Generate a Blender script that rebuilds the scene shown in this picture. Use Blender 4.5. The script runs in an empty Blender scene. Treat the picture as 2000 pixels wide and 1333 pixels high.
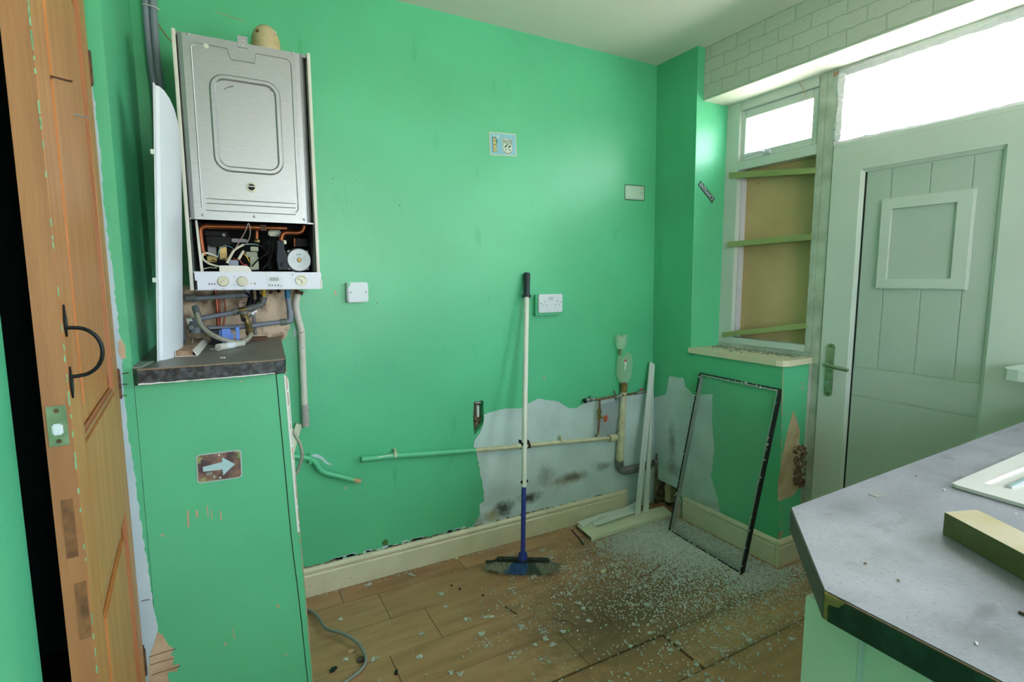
import bpy, bmesh, math, random
import numpy as np
from mathutils import Vector, Matrix
from mathutils.geometry import tessellate_polygon
random.seed(7); rng = np.random.default_rng(7)
S = bpy.context.scene
COL = S.collection

# ------------------------------------------------------------------ camera
F = 1038.713
R = Matrix(((0.87799517, 0.05921895, -0.4749922),
            (-0.47865286, 0.10034915, -0.87225081),
            (-0.00398871, 0.99318838, 0.11645139)))
EYE = Vector((0, 0, 1.3))
cd = bpy.data.cameras.new('camera'); cam = bpy.data.objects.new('camera', cd); COL.objects.link(cam)
cd.sensor_width = 36; cd.lens = F / 2000 * 36; cd.clip_start = .02
cam.matrix_world = Matrix.Translation(EYE) @ R.to_4x4()
S.camera = cam

# ------------------------------------------------------------------ world, light, exposure
S.view_settings.view_transform = 'Standard'; S.view_settings.look = 'None'
S.view_settings.gamma = 1; S.view_settings.use_curve_mapping = False
S.view_settings.exposure = 1.0
S.cycles.use_denoising = True
S.cycles.max_bounces = 14; S.cycles.diffuse_bounces = 8; S.cycles.glossy_bounces = 5
S.cycles.transparent_max_bounces = 16
S.cycles.sample_clamp_indirect = 8
world = bpy.data.worlds.new('daylight'); S.world = world; world.use_nodes = True
wt = world.node_tree; wt.nodes.clear()
tc = wt.nodes.new('ShaderNodeTexCoord'); sp = wt.nodes.new('ShaderNodeSeparateXYZ')
rp = wt.nodes.new('ShaderNodeValToRGB'); bg = wt.nodes.new('ShaderNodeBackground'); wo = wt.nodes.new('ShaderNodeOutputWorld')
wt.links.new(tc.outputs['Generated'], sp.inputs[0]); wt.links.new(sp.outputs[2], rp.inputs[0])
rp.color_ramp.elements[0].position = 0.0; rp.color_ramp.elements[0].color = (.95, .90, .80, 1)
rp.color_ramp.elements[1].position = 0.06; rp.color_ramp.elements[1].color = (.86, .91, 1.0, 1)
wt.links.new(rp.outputs[0], bg.inputs[0]); bg.inputs[1].default_value = 9.0
wt.links.new(bg.outputs[0], wo.inputs[0])

def portal(name, loc, sy, sz, rot):
    l = bpy.data.lights.new(name, 'AREA'); l.shape = 'RECTANGLE'; l.size = sz; l.size_y = sy
    l.cycles.is_portal = True
    o = bpy.data.objects.new(name, l); COL.objects.link(o); o.location = loc; o.rotation_euler = rot
    return o
portal('portal_casement', (2.42, 1.68, 2.0), .5, .4, (0, math.pi/2, 0))
portal('portal_transom', (2.42, .45, 2.0), 1.9, .45, (0, math.pi/2, 0))
portal('portal_added_window', (.85, -1.62, 1.5), 1.1, 1.2, (math.pi/2, 0, math.pi))  # guides daylight through the added, unseen rear window
portal('portal_assumed_sink_window', (2.42, -.4, 1.65), 1.3, 1.1, (0, math.pi/2, 0))  # guides daylight through the assumed sink window

def lamp(name, loc, power, size, color, rot=(0, 0, 0)):
    l = bpy.data.lights.new(name, 'AREA'); l.size = size; l.energy = power; l.color = color
    o = bpy.data.objects.new(name, l); COL.objects.link(o); o.location = loc; o.rotation_euler = rot
    return o

# ------------------------------------------------------------------ pixel rays on to real planes of the room (plan measuring)
def ray(px, py):
    return R @ Vector(((px - 1000) / F, -(py - 666.5) / F, -1))
def onY(px, py, y): d = ray(px, py); return EYE + d * (y / d.y)
def onX(px, py, x): d = ray(px, py); return EYE + d * (x / d.x)
def onZ(px, py, z): d = ray(px, py); return EYE + d * ((z - 1.3) / d.z)
def hit(px, py, P, n): d = ray(px, py); return EYE + d * ((P - EYE).dot(n) / d.dot(n))
YB = 2.22      # back wall face
ZC = 2.411     # ceiling
XW = 2.31      # window and door frame face
YF = 1.60      # front of the boxed cupboard / left pier
def XR(z):     # right wall face, slightly out of plumb
    return 2.158 - .05 * z / .92 if z < .92 else 2.108 - .023 * (z - .92) / 1.49
def onR(px, py):
    x = 2.11
    for _ in range(12): x = XR(onX(px, py, x).z)
    return onX(px, py, x)

# ------------------------------------------------------------------ materials
MATS = {}
def nodes_of(name):
    m = bpy.data.materials.new(name); m.use_nodes = True
    t = m.node_tree; b = t.nodes['Principled BSDF']; return m, t, b
def rgb(h):
    c = [int(h[i:i+2], 16) / 255 for i in (0, 2, 4)]
    return tuple(x / 12.92 if x < .04045 else ((x + .055) / 1.055) ** 2.4 for x in c) + (1,)
def mat(name, col, rough=.5, metal=0, var=.0, scale=6, col2=None, bump=0, bscale=60, detail=4, spec=.5, stretch=None, thresh=None, coat=0, trans=0):
    if name in MATS: return MATS[name]
    m, t, b = nodes_of(name); N = t.nodes; L = t.links
    c = rgb(col) if isinstance(col, str) else col
    b.inputs['Roughness'].default_value = rough; b.inputs['Metallic'].default_value = metal
    b.inputs['Specular IOR Level'].default_value = spec; b.inputs['Coat Weight'].default_value = coat
    b.inputs['Base Color'].default_value = c; b.inputs['Transmission Weight'].default_value = trans
    co = N.new('ShaderNodeNewGeometry').outputs['Position']
    if stretch:
        mp = N.new('ShaderNodeMapping'); mp.inputs['Scale'].default_value = stretch; L.new(co, mp.inputs[0]); co = mp.outputs[0]
    if var or col2:
        c2 = rgb(col2) if col2 else tuple(x * (1 - var) for x in c[:3]) + (1,)
        n = N.new('ShaderNodeTexNoise'); n.inputs['Scale'].default_value = scale; n.inputs['Detail'].default_value = detail
        L.new(co, n.inputs['Vector'])
        r = N.new('ShaderNodeValToRGB'); lo, hi = thresh or (.35, .68)
        r.color_ramp.elements[0].position = lo; r.color_ramp.elements[1].position = hi
        r.color_ramp.elements[0].color = c; r.color_ramp.elements[1].color = c2
        L.new(n.outputs[0], r.inputs[0]); L.new(r.outputs[0], b.inputs['Base Color'])
    if bump:
        n = N.new('ShaderNodeTexNoise'); n.inputs['Scale'].default_value = bscale; n.inputs['Detail'].default_value = 5
        L.new(co, n.inputs['Vector'])
        bn = N.new('ShaderNodeBump'); bn.inputs['Strength'].default_value = bump; bn.inputs['Distance'].default_value = .004
        L.new(n.outputs[0], bn.inputs['Height']); L.new(bn.outputs[0], b.inputs['Normal'])
    MATS[name] = m; return m

def specks(m, items):
    """add layers of stains to a material: (colour, world centre, radii, noise scale, strength)"""
    t = m.node_tree; N = t.nodes; L = t.links; b = N['Principled BSDF']
    pos = N.new('ShaderNodeNewGeometry').outputs['Position']
    link = b.inputs['Base Color'].links
    prev = link[0].from_socket if link else None
    for col, c, r, ns, st in items:
        v = N.new('ShaderNodeVectorMath'); v.operation = 'SUBTRACT'; L.new(pos, v.inputs[0]); v.inputs[1].default_value = c
        w = N.new('ShaderNodeVectorMath'); w.operation = 'DIVIDE'; L.new(v.outputs[0], w.inputs[0]); w.inputs[1].default_value = r
        ln = N.new('ShaderNodeVectorMath'); ln.operation = 'LENGTH'; L.new(w.outputs[0], ln.inputs[0])
        mr = N.new('ShaderNodeMapRange'); mr.inputs[1].default_value = 1; mr.inputs[2].default_value = 0
        mr.inputs[3].default_value = 0; mr.inputs[4].default_value = .75; L.new(ln.outputs['Value'], mr.inputs[0])
        n = N.new('ShaderNodeTexNoise'); n.inputs['Scale'].default_value = ns; n.inputs['Detail'].default_value = 6; n.inputs['Roughness'].default_value = .7
        L.new(pos, n.inputs['Vector'])
        a = N.new('ShaderNodeMath'); a.operation = 'ADD'; L.new(mr.outputs[0], a.inputs[0]); L.new(n.outputs[0], a.inputs[1])
        k = N.new('ShaderNodeMapRange'); k.inputs[1].default_value = .72; k.inputs[2].default_value = 1.15; k.inputs[4].default_value = st
        L.new(a.outputs[0], k.inputs[0])
        mx = N.new('ShaderNodeMixRGB'); L.new(k.outputs[0], mx.inputs[0])
        if prev: L.new(prev, mx.inputs[1])
        else: mx.inputs[1].default_value = b.inputs['Base Color'].default_value
        mx.inputs[2].default_value = rgb(col); prev = mx.outputs[0]
    L.new(prev, b.inputs['Base Color'])

def flecks(m, col, scale, lo=.62, hi=.66, amount=.8, stretch=(1, 1, 1)):
    t = m.node_tree; N = t.nodes; L = t.links; b = N['Principled BSDF']
    mp = N.new('ShaderNodeMapping'); mp.inputs['Scale'].default_value = stretch
    L.new(N.new('ShaderNodeNewGeometry').outputs['Position'], mp.inputs[0])
    n = N.new('ShaderNodeTexNoise'); n.inputs['Scale'].default_value = scale; n.inputs['Detail'].default_value = 3
    L.new(mp.outputs[0], n.inputs['Vector'])
    k = N.new('ShaderNodeMapRange'); k.inputs[1].default_value = lo; k.inputs[2].default_value = hi; k.inputs[4].default_value = amount
    L.new(n.outputs[0], k.inputs[0])
    mx = N.new('ShaderNodeMixRGB'); L.new(k.outputs[0], mx.inputs[0]); link = b.inputs['Base Color'].links
    if link: L.new(link[0].from_socket, mx.inputs[1])
    else: mx.inputs[1].default_value = b.inputs['Base Color'].default_value
    mx.inputs[2].default_value = rgb(col); L.new(mx.outputs[0], b.inputs['Base Color'])

green = mat('green_emulsion', '59bc8f', .36, var=.14, scale=2.2, bump=.22, bscale=120)
flecks(green, '2f9a66', 14, .66, .74, .35, (1, 1, .25))
flecks(green, 'bfd8c6', 85, .775, .79, .7)
green_box = mat('green_board', '59bb8e', .42, var=.12, scale=2.6, bump=.12, bscale=60)
flecks(green_box, 'c8d2bf', 62, .77, .79, .7, (1, 1, .6))
plaster = mat('bare_pale_plaster', 'c0d0d5', .8, col2='b0c1c6', scale=7, bump=.25, bscale=70)
flecks(plaster, '4f5a55', 60, .73, .76, .6)
plaster2 = mat('bare_pale_plaster_edge', 'bccdd9', .8, col2='acc0cc', scale=5, bump=.2, bscale=70)
beige_pl = mat('sandy_plaster', 'c4ad93', .85, col2='a98c70', scale=12, bump=.4, bscale=60)
pink_pl = mat('rough_old_plaster', 'd6bfaa', .9, col2='7d6450', scale=16, bump=.8, bscale=45, thresh=(.48, .7))
ceil_m = mat('ceiling_paint', 'e0ddd8', .75, var=.06, scale=3, bump=.25, bscale=40)
rubble = mat('dark_rubble', '4a3b2c', .95, col2='8d7a63', scale=35, bump=1, bscale=60)
skirt = mat('cream_gloss_paint', 'd6ccb4', .4, var=.1, scale=9, bump=.08)
flecks(skirt, '6f6650', 70, .71, .75, .7); flecks(skirt, '8c8a70', 16, .66, .8, .4)
upvc = mat('white_upvc', 'c4cac8', .32, var=.05, scale=4)
upvc_dirty = mat('grimy_white_frame', 'b6bcb4', .5, col2='979e92', scale=14, bump=.1)
upvc_lilac = mat('white_inner_bead', 'c5c3d0', .4, var=.05)
doorm = mat('sage_white_door', 'b0bab6', .38, var=.05, scale=2)
hardboard = mat('brown_hardboard', 'c4a67e', .75, col2='b4966e', scale=3, bump=.05)
flecks(hardboard, '54452c', 40, .76, .78, .7)
batten_m = mat('treated_batten', '9aa36c', .7, col2='7f8a58', scale=12, stretch=(1, .2, 1), bump=.15)
pine = mat('orange_pine', 'bb7f49', .42, col2='a56a38', scale=9, stretch=(4, 4, .35), bump=.12, bscale=40)
flecks(pine, '8d5a30', 30, .62, .75, .5, (3, 3, .15))
pine_edge = mat('pine_edge_grain', 'a26c46', .55, col2='8c5a3a', scale=7, stretch=(3, 3, .4), bump=.15)
flecks(pine_edge, 'd6b58a', 22, .68, .74, .5, (1, 1, .2))
pine_m = mat('pine_moulding', 'ac7250', .4, col2='96603c', scale=10, stretch=(4, 4, .3))
endgrain = mat('dark_end_grain', '8a5c38', .8, col2='5f3c24', scale=50, bump=.4)
iron = mat('black_iron', '1d1d22', .45, .6, var=.2, scale=40)
rust = mat('rusty_steel', '6b4a36', .75, .3, col2='3b2a20', scale=60, bump=.3)
brass_g = mat('verdigris_brass', 'a0ac90', .3, .65, col2='72866a', scale=30)
white_pl = mat('white_plastic', 'cdd3df', .35, var=.03)
white_pl2 = mat('old_white_plastic', 'd3d0cc', .4, var=.08, scale=12)
cream_pl = mat('cream_plastic', 'c8c3b2', .38, var=.08, scale=30)
steel = mat('brushed_steel', 'a9aab0', .42, .72, var=.12, scale=30, stretch=(1, 1, 18), bump=.04, bscale=200)
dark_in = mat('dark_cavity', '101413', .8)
copper = mat('copper_pipe', '8f4f2d', .35, .7, col2='6a381c', scale=20)
copper_old = mat('tarnished_copper', '6d4a3c', .6, .5, col2='96806c', scale=45, bump=.3)
grey_pipe = mat('grey_plastic_pipe', '7d8496', .45, var=.1, scale=20)
grey_fit = mat('grey_fitting', '6d6f72', .55, var=.15, scale=25)
black_pl = mat('black_plastic', '07080b', .55, spec=.2, var=.2, scale=30)
slate_pl = mat('slate_plastic', '1f2632', .5, spec=.25, var=.15, scale=30)
white_pipe = mat('off_white_waste_pipe', 'cfcbb0', .45, col2='b3ad90', scale=18, bump=.1)
flecks(white_pipe, '55503c', 55, .69, .74, .7)
brass = mat('brass', 'a0895a', .4, .8, col2='6c5c3c', scale=40)
braid = mat('braided_steel_hose', 'bcb8ac', .5, .3, col2='8a877e', scale=300)
lam_top = mat('grey_laminate_top', '7f7c88', .42, col2='6c6975', scale=9, detail=8, bump=.03)
specks(lam_top, [('55535a', (.80, .40, .9), (.12, .10, .1), 22, .75), ('5c5a60', (.95, .50, .9), (.10, .05, .1), 26, .5), ('57555c', (.73, .22, .9), (.07, .10, .1), 30, .6), ('b4b2b8', (.78, .42, .9), (.25, .2, .2), 5, .3)])
flecks(lam_top, '48464b', 9, .60, .74, .65, (1, 2.5, 1)); flecks(lam_top, '4f4d55', 160, .56, .68, .4); flecks(lam_top, 'a09fa9', 90, .60, .74, .18); flecks(lam_top, 'b6b6ba', 120, .76, .79, .6)
lam_edge = mat('dark_mottled_edge', '14231f', .35, col2='2f3f3a', scale=45, thresh=(.45, .75))
lam_edge2 = mat('black_granite_edge', '1b1e24', .35, col2='50535b', scale=70, thresh=(.42, .72))
flecks(lam_edge2, '8a5a3a', 160, .69, .72, .5)
chip = mat('raw_chipboard', 'a47c4e', .85, col2='7c5c38', scale=80)
lam_old = mat('worn_grey_laminate', '77746f', .42, col2='625f5b', scale=7, stretch=(1, .3, 1), bump=.05)
cab = mat('pale_mint_cabinet', 'cccbc6', .4, var=.04)
sink_m = mat('white_enamel_sink', 'cfc8c8', .28, .25, var=.04)
sink_sh = mat('stainless_sink', 'b9bbc6', .22, .8)
timber_g = mat('tanalised_timber', '6e6448', .75, col2='5a5432', scale=14, bump=.2)
timber_t = mat('sawn_timber_top', 'b2a491', .75, col2='a6966f', scale=10, bump=.15)
plank_ms = []
for i, (a, b_) in enumerate((('b18563', '98704f'), ('a87a57', '8e6646'), ('b48966', '9c7453'))):
    pm = mat('laminate_floor_%d' % i, a, .42, col2=b_, scale=5, stretch=(.8, 4, 1), bump=.03)
    flecks(pm, '7a5c3a', 22, .6, .75, .45, (.35, 3, 1))
    specks(pm, [('5f4c36', (1.55, 1.5, 0), (1.0, .7, 1), 22, .7), ('5f4a32', (1.25, 1.5, 0), (.6, .4, 1), 24, .8), ('4c3c2a', (1.6, 1.33, 0), (.9, .05, 1), 30, .8), ('4c3c2a', (1.6, 1.14, 0), (.6, .04, 1), 30, .7), ('b89a70', (1.7, 1.2, 0), (.8, .5, 1), 3, .35)])
    plank_ms.append(pm)
seam_m = mat('dirty_subfloor', '4a3a28', .95, col2='2c221a', scale=30)
glass_crumb = mat('shattered_glass', 'e3e4e4', .12, trans=.2, var=.25, scale=60, spec=.8)
blue_pl = mat('blue_broom_plastic', '2b3590', .4, var=.1, scale=15)
blue_cl = mat('bright_blue_plastic', '5a85dc', .45)
teal_bl = mat('teal_blue_sleeve', '1f6d9c', .45)
yellow_p = mat('yellow_gas_pipe', 'd6a81c', .4)
cream_metal = mat('cream_enamel_pole', 'd8d5ce', .35, var=.06, scale=20)
grip_m = mat('dark_blue_grip', '1c2733', .5, var=.1)
brist_g = mat('grey_bristle', 'a8a498', .6, var=.55, scale=260, stretch=(1, 1, .12), thresh=(.4, .6))
brist_d = mat('dark_bristle', '5b6661', .6, var=.5, scale=260, stretch=(1, 1, .12), thresh=(.4, .6))
brist_b = mat('blue_bristle', '4a6fc0', .5, var=.65, scale=260, stretch=(1, 1, .12), thresh=(.4, .6))
cable_m = mat('grey_cable_sheath', '848484', .45, var=.05)
alu = mat('aluminium_spacer', 'a7adac', .35, .6, var=.15, scale=30)
sealant = mat('black_sealant', '15171c', .5, var=.2, scale=60, bump=.4)
cardink = mat('ink_black', '1c2224', .6)
red_m = mat('red_handle', 'b02a2a', .4)
orange_m = mat('orange_red_wheel', 'c4502c', .45)
white_gl = mat('white_gloss_trim', 'd6dcdc', .35, var=.04)
cream_bd = mat('cream_painted_board', 'd3d3bc', .45, var=.06, scale=12)
foam = mat('white_sealant_foam', 'ccccd2', .7, var=.1, scale=40, bump=.3)

def glassmat(name, tint=(1, 1, 1), ior=1.45, haze=0., hazecol=(.8, .85, .85)):
    m = bpy.data.materials.new(name); m.use_nodes = True; t = m.node_tree; t.nodes.clear()
    o = t.nodes.new('ShaderNodeOutputMaterial'); tr = t.nodes.new('ShaderNodeBsdfTransparent'); tr.inputs[0].default_value = tint + (1,)
    g = t.nodes.new('ShaderNodeBsdfGlossy'); g.inputs['Roughness'].default_value = .02
    lw = t.nodes.new('ShaderNodeLayerWeight'); lw.inputs[0].default_value = .5
    pw = t.nodes.new('ShaderNodeMath'); pw.operation = 'POWER'; pw.inputs[1].default_value = 5; t.links.new(lw.outputs['Facing'], pw.inputs[0])
    fr = t.nodes.new('ShaderNodeMath'); fr.operation = 'MULTIPLY_ADD'; fr.inputs[1].default_value = .85; fr.inputs[2].default_value = ((ior - 1) / (ior + 1)) ** 2; t.links.new(pw.outputs[0], fr.inputs[0])
    mx = t.nodes.new('ShaderNodeMixShader'); t.links.new(fr.outputs[0], mx.inputs[0]); t.links.new(tr.outputs[0], mx.inputs[1]); t.links.new(g.outputs[0], mx.inputs[2])
    last = mx
    if haze:
        d = t.nodes.new('ShaderNodeBsdfDiffuse'); d.inputs[0].default_value = hazecol + (1,)
        m2 = t.nodes.new('ShaderNodeMixShader'); m2.inputs[0].default_value = haze
        t.links.new(mx.outputs[0], m2.inputs[1]); t.links.new(d.outputs[0], m2.inputs[2]); last = m2
    t.links.new(last.outputs[0], o.inputs[0]); return m
pane_m = glassmat('clear_pane', (.97, .99, .98))
unit_m = glassmat('double_glazing_pane', (.985, .995, .99), 1.22, haze=.03, hazecol=(.7, .8, .86))
bottle_m = glassmat('clear_bottle_plastic', (.9, .97, .92), haze=.2, hazecol=(.66, .76, .66))

# brick-pattern wallpaper on the lintel (flat print)
wallpaper, t_, b_ = nodes_of('brick_print_wallpaper')
N, L = t_.nodes, t_.links
g_ = N.new('ShaderNodeNewGeometry'); s_ = N.new('ShaderNodeSeparateXYZ'); c_ = N.new('ShaderNodeCombineXYZ')
nz = N.new('ShaderNodeTexNoise'); nz.inputs['Scale'].default_value = 14
ad = N.new('ShaderNodeVectorMath'); ad.operation = 'MULTIPLY_ADD'; ad.inputs[1].default_value = (.024,) * 3
L.new(g_.outputs['Position'], nz.inputs['Vector']); L.new(nz.outputs['Color'], ad.inputs[0]); L.new(g_.outputs['Position'], ad.inputs[2])
L.new(ad.outputs[0], s_.inputs[0]); L.new(s_.outputs[1], c_.inputs[0]); L.new(s_.outputs[2], c_.inputs[1])
bk = N.new('ShaderNodeTexBrick'); L.new(c_.outputs[0], bk.inputs['Vector']); bk.inputs['Scale'].default_value = 1
bk.inputs['Brick Width'].default_value = .142; bk.inputs['Row Height'].default_value = .059; bk.inputs['Mortar Size'].default_value = .0034
bk.inputs['Mortar Smooth'].default_value = .6
bk.inputs['Color1'].default_value = rgb('c6c5bf'); bk.inputs['Color2'].default_value = rgb('bebfb8'); bk.inputs['Mortar'].default_value = rgb('a2a8a2')
L.new(bk.outputs[0], b_.inputs['Base Color']); b_.inputs['Roughness'].default_value = .7
flecks(wallpaper, 'a3aaa4', 50, .6, .75, .4, (1, .5, 2))

# ------------------------------------------------------------------ mesh helpers
WL = {}
def setp(o, label=None, cat=None, group=None, kind=None):
    if label: o['label'] = label
    if cat: o['category'] = cat
    if group: o['group'] = group
    if kind: o['kind'] = kind
    return o
def mk(name, verts, faces, m, parent=None, smooth=False):
    while parent is not None and parent.parent is not None and parent.parent.parent is not None: parent = parent.parent
    V = [Vector(v) for v in verts]
    lo = Vector([min(v[i] for v in V) for i in range(3)]); hi = Vector([max(v[i] for v in V) for i in range(3)])
    c = (lo + hi) / 2
    me = bpy.data.meshes.new(name); me.from_pydata([v - c for v in V], [], faces); me.update()
    if isinstance(m, (list, tuple)):
        for q in m: me.materials.append(q)
    else: me.materials.append(m)
    bm = bmesh.new(); bm.from_mesh(me); bmesh.ops.recalc_face_normals(bm, faces=bm.faces); bm.to_mesh(me); bm.free()
    if smooth:
        me.polygons.foreach_set('use_smooth', [True] * len(me.polygons))
        try: me.set_sharp_from_angle(angle=math.radians(40))
        except Exception: pass
    o = bpy.data.objects.new(name, me); COL.objects.link(o); o.location = c; WL[o] = c
    if parent is not None: o.parent = parent; o.matrix_parent_inverse = Matrix.Translation(-WL[parent])
    return o
def thing(name, label, cat, loc, group=None, kind=None):
    o = bpy.data.objects.new(name, None); COL.objects.link(o); o.location = loc; WL[o] = Vector(loc); o.empty_display_size = .05
    return setp(o, label, cat, group, kind)

class G:
    """geometry collector in world space"""
    def __init__(s): s.v = []; s.f = []
    def add(s, v, f):
        n = len(s.v); s.v += [Vector(q) for q in v]; s.f += [[i + n for i in q] for q in f]; return s
    def make(s, name, m, parent=None, smooth=False): return mk(name, s.v, s.f, m, parent, smooth)
    def box(s, x0, x1, y0, y1, z0, z1, M=None, bev=0):
        bm = bmesh.new(); bmesh.ops.create_cube(bm, size=1)
        for v in bm.verts:
            v.co = Vector((x0 + (v.co.x + .5) * (x1 - x0), y0 + (v.co.y + .5) * (y1 - y0), z0 + (v.co.z + .5) * (z1 - z0)))
        if bev: bmesh.ops.bevel(bm, geom=list(bm.edges), offset=bev, segments=2, affect='EDGES', clamp_overlap=True)
        bm.verts.index_update()
        vs = [(M @ v.co if M else v.co.copy()) for v in bm.verts]; fs = [[v.index for v in f.verts] for f in bm.faces]; bm.free()
        return s.add(vs, fs)
    def tube(s, pts, r, seg=10, smooth=0, caps=True, rad=None):
        P = [Vector(p) for p in pts]; rr = rad or [r] * len(P)
        if smooth and len(P) > 2:
            Q = []; RR = []
            for i in range(len(P) - 1):
                p0 = P[max(i - 1, 0)]; p1 = P[i]; p2 = P[i + 1]; p3 = P[min(i + 2, len(P) - 1)]
                for k in range(smooth):
                    t = k / smooth
                    Q.append(.5 * ((2 * p1) + (p2 - p0) * t + (2 * p0 - 5 * p1 + 4 * p2 - p3) * t * t + (3 * p1 - p0 - 3 * p2 + p3) * t ** 3))
                    RR.append(rr[i] + (rr[i + 1] - rr[i]) * t)
            Q.append(P[-1]); RR.append(rr[-1]); P = Q; rr = RR
        n = len(P); T = [(P[min(i + 1, n - 1)] - P[max(i - 1, 0)]).normalized() for i in range(n)]
        up = Vector((0, 0, 1)) if abs(T[0].z) < .9 else Vector((1, 0, 0))
        u = T[0].cross(up).normalized(); vs = []
        for i in range(n):
            u = (u - T[i] * u.dot(T[i])).normalized(); w = T[i].cross(u)
            for k in range(seg):
                a = 2 * math.pi * k / seg; vs.append(P[i] + (u * math.cos(a) + w * math.sin(a)) * rr[i])
        fs = [[i * seg + k, i * seg + (k + 1) % seg, (i + 1) * seg + (k + 1) % seg, (i + 1) * seg + k] for i in range(n - 1) for k in range(seg)]
        if caps: fs += [list(range(seg))[::-1], [(n - 1) * seg + k for k in range(seg)]]
        return s.add(vs, fs)
    def lathe(s, base, axis, prof, seg=24):
        """prof = [(h, r)] along the axis"""
        a = Vector(axis).normalized(); up = Vector((0, 0, 1)) if abs(a.z) < .9 else Vector((1, 0, 0)); u = a.cross(up).normalized(); w = a.cross(u); b = Vector(base)
        vs = [b + a * h + (u * math.cos(2 * math.pi * k / seg) + w * math.sin(2 * math.pi * k / seg)) * max(r, 1e-5) for h, r in prof for k in range(seg)]
        fs = [[i * seg + k, i * seg + (k + 1) % seg, (i + 1) * seg + (k + 1) % seg, (i + 1) * seg + k] for i in range(len(prof) - 1) for k in range(seg)]
        fs += [list(range(seg))[::-1], [(len(prof) - 1) * seg + k for k in range(seg)]]
        return s.add(vs, fs)
    def prism(s, outer, off, holes=()):
        """planar polygon (with holes) extruded by off"""
        off = Vector(off); loops = [[Vector(p) for p in outer]] + [[Vector(p) for p in h] for h in holes]
        tris = tessellate_polygon(loops); flat = [p for l in loops for p in l]; n = len(flat)
        fs = [list(t) for t in tris] + [[i + n for i in t][::-1] for t in tris]; k = 0
        for l in loops:
            for i in range(len(l)): a = k + i; b = k + (i + 1) % len(l); fs.append([a, b, b + n, a + n])
            k += len(l)
        return s.add(flat + [p + off for p in flat], fs)
def chunk(g, p, s, flat=.7):
    M = Matrix.Translation(p) @ Matrix.Rotation(random.uniform(0, 3), 4, random.choice('XYZ')) @ Matrix.Rotation(random.uniform(0, 3), 4, random.choice('XYZ'))
    k = len(g.v); g.box(-s, s, -s * flat, s * flat, -s * .8, s * .8, None, 0)
    for i in range(k, len(g.v)): g.v[i] = M @ (g.v[i] * random.uniform(.35, 1.15))
def box(name, x0, x1, y0, y1, z0, z1, m, parent=None, bev=0, M=None, smooth=False):
    return G().box(x0, x1, y0, y1, z0, z1, M, bev).make(name, m, parent, smooth)
def tube(name, pts, r, m, parent=None, seg=10, smooth=0, rad=None): return G().tube(pts, r, seg, smooth, True, rad).make(name, m, parent, True)
def prism(name, outer, off, m, parent=None, holes=()): return G().prism(outer, off, holes).make(name, m, parent)
def lathe(name, base, axis, prof, m, parent=None, seg=24): return G().lathe(base, axis, prof, seg).make(name, m, parent, True)
def ragged(pts, amp, step=.012, keep=()):
    out = []
    n = len(pts); a0 = Vector(pts[0]); 
    nrm = Vector((0, 0, 0))
    for i in range(1, n - 1): nrm += (Vector(pts[i]) - a0).cross(Vector(pts[i + 1]) - a0)
    nrm.normalize()
    for i in range(n):
        a = Vector(pts[i]); b = Vector(pts[(i + 1) % n]); d = b - a; k = max(1, int(d.length / step)); side = nrm.cross(d).normalized() if d.length > 1e-6 else Vector((0, 0, 0))
        for j in range(k):
            q = a + d * (j / k)
            if i not in keep and j: q = q + side * random.uniform(-amp, amp)
            out.append(q)
    return out
def letters(name, body, M, size, m, parent=None, extrude=.0003, align='CENTER', sx=1, bold=0):
    cu = bpy.data.curves.new(name, 'FONT'); cu.body = body; cu.size = size; cu.extrude = extrude; cu.offset = bold; cu.align_x = align; cu.align_y = 'CENTER'
    tmp = bpy.data.objects.new('tmp', cu); COL.objects.link(tmp)
    dg = bpy.context.evaluated_depsgraph_get(); me = bpy.data.meshes.new_from_object(tmp.evaluated_get(dg))
    vs = [M @ Vector((v.co.x * sx, v.co.y, v.co.z)) for v in me.vertices]; fs = [list(p.vertices) for p in me.polygons]
    bpy.data.objects.remove(tmp); bpy.data.curves.remove(cu); bpy.data.meshes.remove(me)
    return mk(name, vs, fs, m, parent)
def frameM(o, x, y):
    x = Vector(x).normalized(); y = Vector(y).normalized(); z = x.cross(y)
    return Matrix(((x.x, y.x, z.x, o[0]), (x.y, y.y, z.y, o[1]), (x.z, y.z, z.z, o[2]), (0, 0, 0, 1)))
def rrect(w, h, r, n=4):
    out = []
    for cx, cy, a0 in ((w/2-r, h/2-r, 0), (-w/2+r, h/2-r, 90), (-w/2+r, -h/2+r, 180), (w/2-r, -h/2+r, 270)):
        for k in range(n + 1):
            a = math.radians(a0 + 90 * k / n); out.append((cx + r * math.cos(a), cy + r * math.sin(a)))
    return out

# ================================================================== STRUCTURE
def struct(o, label, cat='wall'): return setp(o, label, cat, None, 'structure')
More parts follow.
